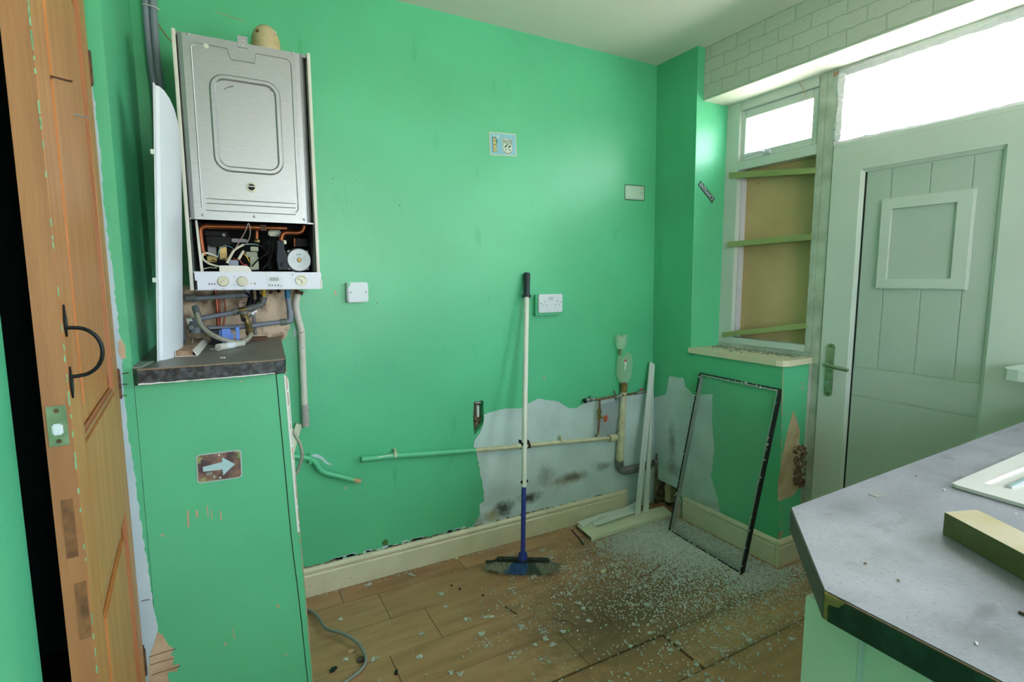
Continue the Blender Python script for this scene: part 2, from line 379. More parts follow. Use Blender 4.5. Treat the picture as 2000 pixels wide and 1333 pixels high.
# floor: subfloor slab plus individual laminate planks
fl = struct(box('floor', -1.3, 2.45, -2.05, 2.37, -.06, -.010, seam_m), 'worn wood-effect laminate floor strewn with shattered glass', 'floor')
rows = [2.285, 2.090, 1.903, 1.706, 1.526, 1.330, 1.135, .94, .745, .55]
joints = {0: [.36, .895, 2.0], 1: [-.1, .50, 1.45], 2: [.636, 1.9], 3: [.44, 1.676], 4: [-.05, 1.02, 2.18], 5: [.16, 1.341], 6: [.78, 1.90], 7: [.3, 1.45], 8: [-.1, .9, 1.9]}
pk = 0
for r in range(9):
    xs = [-.30] + joints[r] + [2.34]
    for i in range(len(xs) - 1):
        g0 = .0012; g1 = .0012; gy0 = .0010; gy1 = .0010
        if r == 5 and i == 2: g0 = .010
        if r == 5: gy1 = .002 + (.003 if i < 2 else 0)
        if r == 4: gy0 = .004 if i == 1 else .002
        if r == 6: gy1 = .0028
        if r == 3 and i == 2: g0 = .004
        x0, x1, y0, y1 = xs[i] + g0, xs[i + 1] - g1, rows[r + 1] + gy0, rows[r] - gy1
        y1 = min(y1, YB); x1 = min(x1, 2.34)
        if y1 - y0 < .01: continue
        box('plank', x0, x1, y0, y1, -.0095, random.uniform(-.0006, .0002), plank_ms[pk % 3], fl); pk += 1
box('laminate_field', -.30, 2.34, -2.0, .549, -.0095, 0, plank_ms[0], fl)

struct(box('ceiling', -1.3, 2.45, -2.05, 2.37, ZC, ZC + .1, ceil_m), 'off-white painted ceiling above the green walls', 'ceiling')

# back wall with the chopped-out socket hole
def Yp(pts, y): return [onY(px, py, y) for px, py in pts]
hole = Yp([(926, 785), (944, 783), (945, 827), (938, 837), (931, 845), (926, 850), (925, 835), (924, 810)], YB)
wb = struct(prism('wall_back', [(-.33, YB, -.02), (2.45, YB, -.02), (2.45, YB, ZC + .05), (-.33, YB, ZC + .05)], (0, .14, 0), green, None, [ragged(hole, .0015, .01)]),
            'green painted back wall with a large bare plaster patch low down')
hb = prism('hole_backing', Yp([(915, 775), (955, 775), (955, 860), (915, 860)], YB + .045), (0, .02, 0), rubble, wb)
g = G()
for i in range(26):
    p = onY(random.uniform(926, 940), random.uniform(812, 842), YB + .035); s = random.uniform(.004, .011)
    chunk(g, p, s)
g.make('plaster_rubble', rubble, wb)['kind'] = 'stuff'
p = onY(934, 803, YB + .02); box('conduit_stub', p.x - .006, p.x + .006, p.y, p.y + .02, p.z - .03, p.z + .025, foam, wb, .001)
p = onY(935, 787, YB + .012); box('box_lip', p.x - .017, p.x + .012, p.y, p.y + .02, p.z - .002, p.z + .002, foam, wb)
# bare plaster
specks(plaster, [('a0a09a', (1.25, YB, .25), (.6, .2, .10), 12, .4), ('2e2b26', (1.16, YB, .175), (.1, .1, .07), 26, .9), ('2a2824', (1.30, YB, .20), (.12, .1, .055), 26, .95), ('9c8b66', (1.09, YB, .155), (.07, .1, .06), 18, .9),
    ('9c8f6e', (1.55, YB, .25), (.2, .1, .05), 12, .7), ('4a453c', (1.57, YB, .26), (.16, .1, .05), 22, .8), ('5c594e', (1.4, YB, .30), (.08, .1, .10), 44, .5), ('7d827e', (1.0, YB, .14), (.12, .1, .08), 20, .6),
    ('3b362e', (1.78, YB, .28), (.12, .1, .05), 20, .6), ('50503f', (2.12, 2.08, .4), (.1, .05, .2), 50, .6), ('5a4a38', (2.13, 2.08, .25), (.1, .1, .08), 40, .6), ('8a877a', (2.15, 1.8, .14), (.1, .2, .05), 24, .4)])
pp = Yp([(945, 810.5), (981, 800), (1020, 797), (1032, 788), (1050, 779), (1092, 785), (1110, 797), (1125, 798.5), (1140, 788), (1149, 785), (1170, 782), (1200, 775), (1230, 772), (1263, 765), (1284, 763),
          (1284, 1015), (1212, 1015), (1212, 972), (921, 1040), (921, 1030), (936, 1010), (936, 986), (946, 980), (942, 944), (931, 887), (925, 872), (927, 860), (933, 852), (943.5, 830)], YB)
prism('plaster_patch', ragged(pp, .0035, .014, keep=(14, 15, 16)), (0, -.0012, 0), plaster, wb)
pq = Yp([(1171, 790), (1206, 783), (1204, 850), (1172, 852)], YB)
prism('plaster_repair', ragged(pq, .001), (0, -.0022, 0), mat('grey_repair_plaster', '98a3ab', .85, var=.08, scale=9), wb)
# rough plaster exposed under the boiler
pr = Yp([(340, 560), (585, 560), (572, 610), (566, 640), (556, 662), (540, 668), (340, 690)], YB)
prism('rough_plaster_patch', ragged(pr, .004, .012), (0, -.003, 0), pink_pl, wb)
# small scars on the paint
for pts in ([(606, 889), (618, 887), (630, 893), (641, 904), (650, 909), (638, 907), (626, 897), (612, 892)], [(673, 952), (677, 951), (677, 956), (673, 956)], [(652, 568), (656, 568), (658, 577), (655, 577)],
            [(1061, 734), (1064, 734), (1064, 741), (1062, 742)], [(575, 640), (581, 650), (580, 662), (573, 655)]):
    prism('paint_scar', ragged(Yp(pts, YB), .0008, .006), (0, -.0010, 0), beige_pl if pts[0][0] in (673, 652, 1061) else plaster2, wb)
# grubby caulk and flaking paint line along the top of the skirting
g = G(); 
for i in range(60):
    t = i / 59; x = .2 + t * 1.7; z = .1235 + random.uniform(-.001, .003)
    if random.random() < .6: g.box(x - random.uniform(.006, .02), x + random.uniform(.006, .02), YB - random.uniform(.002, .006), YB, z - .003, z + random.uniform(-.001, .003))
g.make('flaking_caulk', mat('dirty_caulk', '8f8570', .9, col2='4f4536', scale=60), wb)['kind'] = 'stuff'
g = G()
for i in range(40):
    x = random.uniform(.35, .95); g.box(x - .012, x + .012, YB - .0012, YB, .124, .124 + random.uniform(.004, .012))
g.make('old_paint_line', plaster2, wb)['kind'] = 'stuff'
p = onY(752, 1062, YB)
sm = mat('brown_damp_stain', '55763c', .8, col2='2f5f3c', scale=120)
prism('damp_stain', ragged([(p.x + a, YB, p.z + b) for a, b in ((-.013, -.012), (.014, -.014), (.012, .010), (0, .018), (-.011, .008))], .005, .006), (0, -.0008, 0), sm, wb)
for a, b in ((780, 402), (1208, 452), (736, 592), (650, 350), (1066, 256)):
    p = onY(a, b, YB); box('nail_hole', p.x - .0018, p.x + .0018, YB - .0006, YB, p.z - .002, p.z + .003, rubble, wb)
# thin hairline crack in the skim at the top left
tube('hairline_crack', Yp([(420, 22), (448, 32), (480, 42)], YB - .0002), .0012, beige_pl, wb, 6, 3)

# left pier and its return, bare plaster edge next to the pine door
XL = -.205
wl = struct(box('wall_left', -.30, XL, YF, YB, -.02, ZC + .02, green), 'green painted pier on the left, edge bare beside the pine door')
lp = [(181, 165), (195, 287), (205, 412), (211, 460), (228, 605), (238, 697), (244, 786), (248, 836), (256, 880), (264, 931), (272, 999), (289, 1111), (308, 1234)]
P2 = [onY(px, py, YF) for px, py in lp]
P2 = P2 + [Vector((P2[-1].x + .003, YF, .05)), Vector((-.292, YF, .05)), Vector((-.292, YF, P2[0].z + .1))]
# the front of the boxed cupboard, green painted board
def YFp(pts): return [onY(px, py, YF) for px, py in pts]
TL_, TR_, BR_ = onY(245, 742, YF), onY(553, 733, YF), onY(610, 1332, YF)
bx = thing('boxed_cupboard', 'green painted boarded-in cupboard under the worktop offcut on the left', 'cupboard', (0, YF + .1, 0))
zt = 1.038
front = prism('front_board', [(-.204, YF, 0), (.178, YF, 0), (.148, YF, zt), (-.204, YF, zt)], (0, .018, 0), green_box, bx)
cr = [onY(539, 729, YF), onY(555, 900, YF), onY(569, 1050, YF), onY(585, 1180, YF), onY(601, 1333, YF)]
tube('board_joint', [(v.x, YF - .0003, v.z) for v in cr] + [(cr[-1].x + .004, YF - .0003, .0)], .0013, dark_in, bx, 6, 4)
side = G().prism([(.178, YF + .018, 0), (.178, YB - .02, 0), (.148, YB - .02, zt), (.148, YF + .018, zt)], (-.012, 0, 0)).make('side_board', green_box, bx)
g = G()
for i in range(46):
    t = i / 45; z = t * zt; x = .178 - .030 * t
    w = random.uniform(.0006, .0028); g.box(x - w, x + .0004, YF - .0012, YF + .002, z, z + zt / 45 * random.choice((1, 1, .7)))
g.make('chipped_edge', beige_pl, bx)['kind'] = 'stuff'
prism('edge_bead', [onY(554, 731, YF - .001), onY(563.5, 742, YF - .001), onY(586, 1039, YF - .001), onY(581, 1041, YF - .001)], (0, .015, 0), white_gl, bx)
for pts in ([(365, 998), (369, 998), (370, 1030), (366, 1030)], [(382, 997), (387, 998), (387, 1012), (383, 1011)], [(403, 988), (405, 988), (407, 1008), (405, 1008)], [(412, 996), (414, 996), (414, 1014), (412, 1014)], [(429, 997), (432, 1000), (434, 1018), (431, 1016)],
            [(315, 1044), (321, 1045), (319, 1049), (314, 1047)], [(540, 1181), (546, 1182), (545, 1188), (541, 1187)], [(452, 1225), (455, 1230), (460, 1248), (457, 1248)], [(440, 1255), (444, 1256), (440, 1262), (438, 1260)], [(470, 744), (474, 744), (474, 747), (470, 747)], [(556, 1278), (560, 1277), (560, 1281), (556, 1281)]):
    prism('paint_chip', ragged(YFp(pts), .0006, .004), (0, -.0008, 0), beige_pl, bx)

P3 = ragged(P2, .0022, .01, keep=(12, 13, 14, 15))
prism('bare_edge', P3, (0, -.0010, 0), plaster2, wl)
prism('sandy_patch', ragged(YFp([(308, 1234), (318, 1240), (330, 1262), (340, 1267), (332, 1280), (340, 1283), (336, 1300), (351, 1297), (346, 1312), (328, 1313), (332, 1333), (318, 1340), (290, 1340), (291, 1285)]), .002, .008), (0, -.0022, 0), beige_pl, wl)
prism('sandy_patch', ragged(YFp([(231, 668), (239, 663), (245, 680), (247, 700), (238, 702), (232, 690)]), .0015, .006), (0, -.0022, 0), beige_pl, wl)
for a, b in (((292, 1284), (343, 1268)), ((294, 1300), (338, 1287)), ((296, 1320), (352, 1302)), ((276, 1175), (292, 1172)), ((238, 731), (251, 729)), ((238, 752), (249, 751)), ((238, 775), (248, 773))):
    p, q = onY(*a, YF - .002), onY(*b, YF - .002)
    tube('gouge_line', [p, (p + q) / 2 + Vector((0, 0, .001)), q], .0011, rust, wl, 5, 2)
# near part of the left wall, beyond the doorway; dark store behind the door
XN = -.262
wn = struct(G().prism([(XN, -2.05, -.02), (XN, .955, -.02), (XN, .955, ZC + .02), (XN, -2.05, ZC + .02)], (-.10, 0, 0)).make('wall_left_near', green, None), 'near stretch of green wall at the bottom left frame edge')
struct(box('wall_left_over_door', -.36, XN, .955, YF, 2.04, ZC + .02, green), 'green wall above the pine door')
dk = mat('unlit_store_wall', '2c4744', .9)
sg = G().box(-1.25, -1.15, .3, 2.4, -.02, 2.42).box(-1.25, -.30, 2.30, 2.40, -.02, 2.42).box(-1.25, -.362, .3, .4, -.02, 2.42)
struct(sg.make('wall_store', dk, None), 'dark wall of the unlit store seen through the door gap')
# near wall behind the viewpoint
wf = struct(prism('wall_front', [(-.36, -1.5, -.02), (2.45, -1.5, -.02), (2.45, -1.5, ZC + .02), (-.36, -1.5, ZC + .02)], (0, -.1, 0), mat('pale_wall', 'c3cbc0', .7), None, [[(.3, -1.5, .95), (1.45, -1.5, .95), (1.45, -1.5, 2.05), (.3, -1.5, 2.05)]]), 'pale wall with an added window opening behind the viewpoint')
w4 = thing('window_4_added', 'added unseen rear window filling the room with light', 'window', (.85, -1.55, .95), kind='structure')  # unseen window, added so even daylight reaches the camera-facing surfaces
g = G().box(.3, .35, -1.58, -1.52, .95, 2.05).box(1.4, 1.45, -1.58, -1.52, .95, 2.05).box(.35, 1.4, -1.58, -1.52, .95, 1.0).box(.35, 1.4, -1.58, -1.52, 2.0, 2.05).box(.83, .87, -1.58, -1.52, 1.0, 2.0)
g.make('frame', upvc, w4); box('pane', .35, 1.4, -1.556, -1.552, 1.0, 2.0, pane_m, w4)

# right wall: nib, pier under the window, lintel
def R_(y, z): return (XR(z), y, z)
low = [(1.43, -.02), (2.035, -.02)]
hpts = [(2.03, .06), (2.045, .13), (2.06, .165), (2.09, .175), (2.12, .19), (2.15, .21), (2.19, .235)]
low += hpts + [(2.36, .26), (2.36, .92), (1.43, .92)]
wr = struct(prism('wall_right', [R_(y, z) for y, z in low], (.20, 0, .0), green), 'green right wall and pier below the boarded window')
prism('wall_nib', [(XR(.92), 1.945, .92), (XR(.92), 2.36, .92), (XR(ZC), 2.36, ZC + .01), (XR(ZC), 1.945, ZC + .01)], (.36, 0, 0), green, wr)
prism('plaster_patch', ragged([onR(px, py) for px, py in ((1262, 777), (1279, 777), (1301, 771), (1307, 736), (1335, 739), (1339, 756), (1354, 771), (1391, 771), (1391, 827), (1395, 880), (1389, 932), (1400, 970), (1406, 996), (1412, 1015), (1342, 985), (1320, 953), (1275, 931), (1258, 925))], .003, .012, keep=(14, 15, 16, 17)), (-.0012, 0, 0), plaster, wr)
gcr = G().tube([R_(1.945, z) for z in (.12, .5, .92, 1.6, 2.3)], .0016, 6); gcr.make('corner_bead', green, wr, True)
# rubble inside the broken corner
rb = G()
for i in range(40):
    y, z = random.uniform(2.04, 2.2), random.uniform(0, .16); s = random.uniform(.008, .022); x = random.uniform(2.18, 2.24)
    chunk(rb, Vector((x, y, z)), s * 1.2)
rb.make('broken_brick_rubble', rubble, wr)['kind'] = 'stuff'
box('cavity_lining', 2.13, 2.29, 2.192, 2.199, .0, .30, rubble, wr)
box('dark_cavity_back', 2.25, 2.27, 2.0, 2.3, -.01, .3, dark_in, wr)
p = onR(1303, 965); box('wood_block', p.x + .01, p.x + .06, p.y - .012, p.y + .03, .03, .15, timber_t, wr, .003)
# pier return towards the door: peeling plaster
PR = 1.43
def PRp(pts): return [onY(px, py, PR) for px, py in pts]
prism('sandy_patch', ragged(PRp([(1549, 803), (1556, 820), (1562, 842), (1560, 866), (1572, 885), (1574, 930), (1566, 948), (1549, 968), (1519, 981), (1519, 940), (1524, 920), (1530, 880), (1540, 835)]), .0015, .006), (0, -.0012, 0), beige_pl, wr)
hm = mat('crumbling_brick', '8a6a58', .95, col2='4a352b', scale=60, bump=1, bscale=70)
hg = G()
for i in range(110):
    p = onY(random.uniform(1550, 1575), random.uniform(872, 952), PR - .002); s = random.uniform(.004, .012)
    chunk(hg, p, s, .5)
hg.make('crumbling_plaster', hm, wr)['kind'] = 'stuff'
for pts in ([(1564, 747), (1567, 747), (1567, 753), (1565, 752)], [(1566, 757), (1570, 756), (1569, 762), (1565, 761)], [(1520, 1040), (1530, 1038), (1524, 1052), (1519, 1054)]):
    prism('paint_chip', ragged(PRp(pts), .0006, .004), (0, -.0008, 0), beige_pl, wr)
prism('grubby_edge', PRp([(1581, 700), (1590, 700), (1573, 985), (1563, 985)]), (0, -.0015, 0), upvc_dirty, wr)
# chipped vertical arris of the pier
ag = G()
for i in range(40):
    z = .12 + .8 * i / 40
    if random.random() < .5: w = random.uniform(.001, .0035); ag.box(XR(z) - .0008, XR(z) + w, PR - .0008, PR + w, z, z + .8 / 40)
ag.make('chipped_arris', beige_pl, wr)['kind'] = 'stuff'
# lintel
ln = struct(box('wall_right_lintel', 2.135, 2.45, -2.0, 1.945, 2.163, ZC + .02, mat('soffit_paint', 'd8d8cc', .6, var=.04)), 'boxed lintel over window and door with brick-print wallpaper')
box('brick_wallpaper', 2.1335, 2.135, -2.0, 1.945, 2.167, ZC, wallpaper, ln)
struct(box('wall_right_near', 2.311, 2.45, -2.0, .6445, -.02, .985, green), 'green wall below the assumed sink window, right of the white door')
box('wall_pier', 2.31, 2.45, .25, .645, .985, 2.17, green, bpy.data.objects['wall_right'])
box('wall_below', 2.31, 2.45, -1.0, .25, .985, 1.15, green, bpy.data.objects['wall_right'])
struct(box('wall_right_end', 2.31, 2.45, -2.0, -1.0, .985, 2.17, green), 'green wall beside the assumed sink window behind the viewpoint')
# outer blockwork under and around the openings so no light leaks
# threshold
struct(box('trim_1', 2.31, 2.45, .69, 1.43, -.02, .03, upvc_dirty), 'door threshold at floor level', 'threshold')

# baseboards
def skirting(name, a, b, nrm, label, ext=None):
    a = Vector(a); b = Vector(b); n = Vector(nrm)
    prof = [(0, 0), (.017, 0), (.017, .088), (.013, .093), (.0135, .098), (.0165, .103), (.0165, .110), (.010, .1205), (0, .122)]
    off = b - a; o = prism(name, [a + n * d + Vector((0, 0, z)) for d, z in prof], off, skirt)
    return struct(o, label, 'skirting board')
skirting('baseboard_back', (.19, YB, 0), (1.935, YB, 0), (0, -1, 0), 'cream moulded skirting board along the back wall')
b2 = skirting('baseboard_right', (2.146, 1.985, 0), (2.146, 1.4302, 0), (-1, 0, 0), 'cream moulded skirting board round the pier')
skr = prism('skirting_return', [(2.129, 1.43 - d, z) for d, z in [(0, 0), (.017, 0), (.017, .088), (.013, .093), (.0135, .098), (.0165, .103), (.0165, .110), (.010, .1205), (0, .122)]], (.175, 0, 0), skirt, b2)
box('dark_mitre_gap', 2.1286, 2.130, 1.4295, 1.4306, .004, .100, rubble, b2)

# ------------------------------------------------------------------ window_1: casement above a boarded opening
w1 = thing('window_1', 'white window with a small open-light above a hardboard-covered opening', 'window', (XW, 1.68, .98), kind='structure')
WX0, WX1 = XW, XW + .07
box('frame_jamb', WX0, WX1, 1.868, 1.950, .962, 2.165, upvc, w1, .002)
box('frame_head', WX0, WX1, 1.475, 1.868, 2.12, 2.165, upvc, w1, .002)
box('frame_mullion', WX0, WX1, 1.436, 1.468, .962, 2.165, upvc_dirty, w1, .002)
box('frame_transom', WX0, WX1, 1.468, 1.868, 1.834, 1.876, upvc, w1, .002)
box('frame_sill', WX0, WX1, 1.468, 1.868, .962, .995, upvc, w1, .002)
box('sub_sill', WX0 + .002, WX1 + .06, 1.432, 1.950, .90, .963, upvc_dirty, w1)
box('inner_bead', WX0 + .025, WX1 + .02, 1.858, 1.868, .995, 1.834, upvc_lilac, w1, .001)
s1 = G(); X0s, X1s = WX0 + .012, WX0 + .06
s1.box(X0s, X1s, 1.842, 1.884, 1.878, 2.118, None, .002).box(X0s, X1s, 1.476, 1.502, 1.878, 2.118, None, .002).box(X0s, X1s, 1.502, 1.842, 1.878, 1.912, None, .002).box(X0s, X1s, 1.502, 1.842, 2.08, 2.118, None, .002)
s1.make('casement_sash', upvc, w1)
box('pane', WX0 + .035, WX0 + .039, 1.500, 1.844, 1.910, 2.082, pane_m, w1)
hd = G().box(X0s - .012, X0s, 1.695, 1.735, 1.885, 1.902, None, .002).tube([(X0s - .015, 1.72, 1.895), (X0s - .022, 1.745, 1.899), (X0s - .022, 1.80, 1.893), (X0s - .020, 1.838, 1.890)], .005, 8, 3)
hd.make('casement_handle', upvc_lilac, w1, True)
box('hardboard_sheet', WX1 - .012, WX1 - .004, 1.468, 1.868, .995, 1.834, hardboard, w1)
for (a, b, c, d) in (((1424, 337), (1594, 327), (1594, 338), (1424, 349)), ((1420, 473), (1586, 456), (1586, 469), (1420, 483)), ((1410, 650), (1576, 631), (1576, 642), (1410, 659))):
    xx = WX0 - .006
    q = [onX(*v, xx) for v in (a, b, c, d)]
    for v in q: v.y = min(max(v.y, 1.462), 1.93)
    prism('batten', q, (.05, 0, 0), batten_m, w1)
tube('loose_wire', [onX(1560, 162, XW - .01), onX(1568, 172, XW - .012), onX(1574, 188, XW - .012)], .0016, beige_pl, w1, 6, 3)
# ------------------------------------------------------------------ window_2: fixed pane over the door
w2 = thing('window_2', 'wide pane over the white door with smeared white sealant edges', 'window', (XW, 1.04, 1.85), kind='structure')
box('frame_post', WX0, WX1, 1.392, 1.436, .03, 2.165, upvc_dirty, w2, .002)
box('frame_post', WX0, WX1, .645, .69, .03, 2.165, upvc, w2, .002)
box('frame_head', WX0, WX1, .69, 1.392, 2.148, 2.165, upvc, w2, .002)
box('frame_rail', WX0, WX1, .69, 1.392, 1.838, 1.855, upvc, w2, .002)
box('pane', WX0 + .03, WX0 + .034, .69, 1.392, 1.855, 2.148, pane_m, w2)
def foamline(a, b, r0, r1, n=36):
    a = Vector(a); b = Vector(b); pts = []; rad = []
    for i in range(n + 1):
        t = i / n; pts.append(a.lerp(b, t) + Vector((0, random.uniform(-.002, .002), random.uniform(-.002, .002)))); rad.append(r0 + (r1 - r0) * t + random.uniform(-.002, .002) + .003 * math.sin(t * 9))
    return pts, rad
fx = WX0 + .022
for a, b, r0, r1 in (((fx, 1.388, 1.87), (fx, 1.385, 2.14), .024, .030), ((fx, 1.39, 2.146), (fx, .70, 2.146), .026, .024), ((fx, 1.385, 1.856), (fx, .70, 1.856), .015, .010)):
    p_, r_ = foamline(a, b, r0, r1); G().tube(p_, .01, 8, 0, True, r_).make('sealant_bead', foam, w2, True)
p = onX(1633, 144, XW - .004); tg = box('plastic_packer', p.x, p.x + .004, p.y - .012, p.y + .012, p.z - .008, p.z + .008, mat('tan_packer', 'b08a72', .6), w2, .001)
# ------------------------------------------------------------------ window_3_assumed: assumed sink window, out of the picture, evens the light
w3 = thing('window_3_assumed', 'assumed unseen sink window beside the viewpoint lighting the worktop', 'window', (XW, -.15, 1.02), kind='structure')
g = G().box(WX0, WX1, .20, .249, 1.15, 2.162).box(WX0, WX1, -.999, -.95, 1.15, 2.162).box(WX0, WX1, -.95, .20, 1.151, 1.20).box(WX0, WX1, -.95, .20, 2.12, 2.162).box(WX0, WX1, -.40, -.35, 1.20, 2.12)
g.make('frame', upvc, w3); box('pane', WX0 + .03, WX0 + .034, -.95, .2, 1.2, 2.12, pane_m, w3)

# ------------------------------------------------------------------ door_1: white panel door
d1 = thing('door_1', 'white plastic panel door with square bead frame and brass-toned lever handle', 'door', (XW, 1.04, .03), kind='structure')
DX0, DX1 = XW - .006, XW + .05
def dprism(name, pts, x, th, m, par=d1): return prism(name, [(x, y, z) for y, z in pts], (th, 0, 0), m, par)
LO, LI, RI, RO, TO, TI = 1.388, 1.272, .811, .695, 1.838, 1.735
dprism('stile', [(LO, .035), (LI, .035), (LI, TI), (LO, TO)], DX0, .055, upvc)
dprism('stile', [(RO, .035), (RI, .035), (RI, TI), (RO, TO)], DX0, .055, upvc)
dprism('top_rail', [(LO, TO), (LI, TI), (RI, TI), (RO, TO)], DX0, .055, upvc)
g = G(); bw = .013
for (a, b, c, d) in (((LI, .035), (LI - bw, .035), (LI - bw, TI - bw), (LI, TI)), ((RI, .035), (RI + bw, .035), (RI + bw, TI - bw), (RI, TI)), ((LI, TI), (LI - bw, TI - bw), (RI + bw, TI - bw), (RI, TI))):
    g.prism([(DX0 + .003, a[0], a[1]), (DX0 + .011, b[0], b[1]), (DX0 + .011, c[0], c[1]), (DX0 + .003, d[0], d[1])], (.03, 0, 0))
g.make('glazing_bead', upvc, d1)
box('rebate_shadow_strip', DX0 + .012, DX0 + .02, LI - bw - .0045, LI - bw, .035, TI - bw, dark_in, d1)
PX = DX0 + .014; gp = .0034
ys = [LI - bw - .0045, 1.162, 1.031, .904, RI + bw]
for i in range(4): box('infill_board', PX, PX + .02, ys[i + 1] + gp / 2, ys[i] - gp / 2, .926 + gp, TI - bw, doorm, d1, .0012)
box('infill_board', PX, PX + .02, ys[4], ys[0], .805 + gp / 2, .926, doorm, d1, .0015)
box('infill_board', PX, PX + .02, ys[4], ys[0], .03, .805 - gp / 2, doorm, d1, .0015)
box('infill_core', PX + .0026, PX + .03, ys[4], ys[0], .03, TI - bw, doorm, d1)
bo = (.891, 1.184, 1.258, 1.601); bi = (.936, 1.149, 1.293, 1.564)
for q in ([(bo[1], bo[2]), (bi[1], bi[2]), (bi[1], bi[3]), (bo[1], bo[3])], [(bo[0], bo[2]), (bi[0], bi[2]), (bi[0], bi[3]), (bo[0], bo[3])],
          [(bo[0], bo[3]), (bo[1], bo[3]), (bi[1], bi[3]), (bi[0], bi[3])], [(bo[0], bo[2]), (bo[1], bo[2]), (bi[1], bi[2]), (bi[0], bi[2])]):
    o_ = [q[0], q[1], q[2], q[3]]; dprism('square_bead', o_, PX - .012, .014, upvc)
for z0, z1, y0, y1 in ((bo[2] - .004, bo[2] + .003, bo[0] - .004, bo[1] + .004), (bo[3] - .003, bo[3] + .004, bo[0] - .004, bo[1] + .004), (bo[2], bo[3], bo[0] - .004, bo[0] + .003), (bo[2], bo[3], bo[1] - .003, bo[1] + .004)):
    box('bead_lip', PX - .007, PX + .002, y0, y1, z0, z1, upvc, d1, .002)
box('sunk_panel', PX - .003, PX + .001, bi[0] - .002, bi[1] + .002, bi[2] - .002, bi[3] + .002, doorm, d1)
hz = 1.343
pl_ = prism('handle_plate', [(DX0, hz + a, .9 + b) for a, b in rrect(.034, .232, .016, 6)], (-.005, 0, 0), brass_g, d1)
for z in (1.003, .797, .84): lathe('screw', (DX0 - .005, hz, z), (-1, 0, 0), [(0, .0045), (.0015, .004)], rust if z != .84 else brass, pl_, 12)
lathe('lock_cylinder', (DX0 - .005, hz, .845), (-1, 0, 0), [(0, .009), (.006, .0085), (.007, .006)], mat('chrome', 'c0c4c8', .2, .9), pl_, 16)
tube('lever', [(DX0 - .004, hz + .004, .926), (DX0 - .035, hz + .004, .926), (DX0 - .046, hz - .006, .926), (DX0 - .046, hz - .05, .922), (DX0 - .044, hz - .10, .917)], .0075, brass_g, pl_, 10, 4)

# ------------------------------------------------------------------ door_2: pine door, ajar, hinged at the pier
d2 = thing('door_2', 'stripped pine panel door standing ajar on the far left', 'door', (-.23, 1.58, .01), kind='structure')
A = Vector((-.1975, .95, 0)); B = Vector((-.232, 1.578, 0)); U = (B - A); LEN = U.length; U.normalize(); NN = Vector((-U.y, U.x, 0)) ; NN = -NN if NN.x < 0 else NN
TH = .031
DM = Matrix(((U.x, -NN.x, 0, A.x), (U.y, -NN.y, 0, A.y), (0, 0, 1, 0), (0, 0, 0, 1)))   # local: x along leaf from latch, y into thickness, z up
def ds(px, py):
    h = hit(px, py, A, NN); return (h - A).dot(U), h.z
def dbox(name, s0, s1, t0, t1, z0, z1, m, par=d2, bev=.0015): return box(name, s0, s1, t0, t1, z0, z1, m, par, bev, DM)
m1 = ds(130, 300)[0]; m2 = ds(168, 300)[0]
zb1 = ds(176, 850)[1]; zb2 = ds(212, 790)[1]; zp1 = ds(205, 1165)[1]; zp2 = ds(240, 1010)[1]
print('pine', m1, m2, zb1, zb2, zp1, zp2, ds(150, 440), ds(178, 440), LEN, ds(103, 440), ds(192, 440))
zU = (zb1 + zb2) / 2; zL = (zp1 + zp2) / 2
dbox('stile', 0, .094, 0, TH, .012, 1.99, pine)
dbox('stile', LEN - .094, LEN, 0, TH, .012, 1.99, pine)
dbox('rail', .094, LEN - .094, 0, TH, zL, zU, pine)
dbox('rail', .094, LEN - .094, 0, TH, 1.90, 1.99, pine)
dbox('rail', .094, LEN - .094, 0, TH, .012, .20, pine)
for z0, z1 in ((zU, 1.90), (.20, zL)):
    dbox('panel', .094, LEN - .094, .010, TH - .010, z0, z1, pine)
    fld = dbox('panel_field', .094 + .05, LEN - .094 - .05, .003, .012, z0 + .05, z1 - .05, pine, d2, .003)
    g = G()
    for s0, s1, a, b in ((.094, .110, z0, z1), (LEN - .110, LEN - .094, z0, z1)): g.box(s0, s1, .001, .012, a, b, DM, .004)
    for a, b in ((z0, z0 + .016), (z1 - .016, z1)): g.box(.094, LEN - .094, .0012, .012, a, b, DM, .004)
    g.make('panel_moulding', pine_m, d2)
dbox('edge_facing', -.0015, .0, .0005, TH - .0005, .012, 1.99, pine_edge, d2, 0)
eN = -U; eP = A + eN * .0015
def edge(px, py): return hit(px, py, eP, U)
def eloc(px, py): h = edge(px, py); return (h - A).dot(-NN), h.z
# green paint left along the arris
g = G()
for i in range(80):
    z = random.uniform(.45, 1.95); g.box(-.0022, .0004, -.0004, random.uniform(.0004, .0014), z, z + random.uniform(.003, .014), DM)
g.make('paint_residue', mat('pale_green_residue', '86b08a', .6), d2)['kind'] = 'stuff'
t0, z0 = eloc(92, 795); t1, z1 = eloc(133, 869)
tm = eloc(113, 832)[0]; zm = (z0 + z1) / 2
lp_ = dbox('catch_plate', -.0035, -.0012, tm - .011, tm + .011, z1, z0, brass_g, d2, .0004)
for z in (z1 + .007, z0 - .007): G().lathe(DM @ Vector((-.0035, tm, z)), -U, [(0, .0032), (.001, .0028)], 10).make('screw', rust, lp_, True)
G().box(-.010, -.003, tm - .006, tm + .006, zm - .012, zm + .004, DM, .002).make('roller_catch', white_pl, lp_)
for (a, b) in (((120, 978), (153, 1087)), ((149, 1140), (176, 1245))):
    ta, za = eloc(*a); tb, zb = eloc(*b); tc_ = (ta + tb) / 2
    dbox('tenon_end', -.0026, -.0012, tc_ - .0065, tc_ + .0065, zb, za, endgrain, d2, 0)
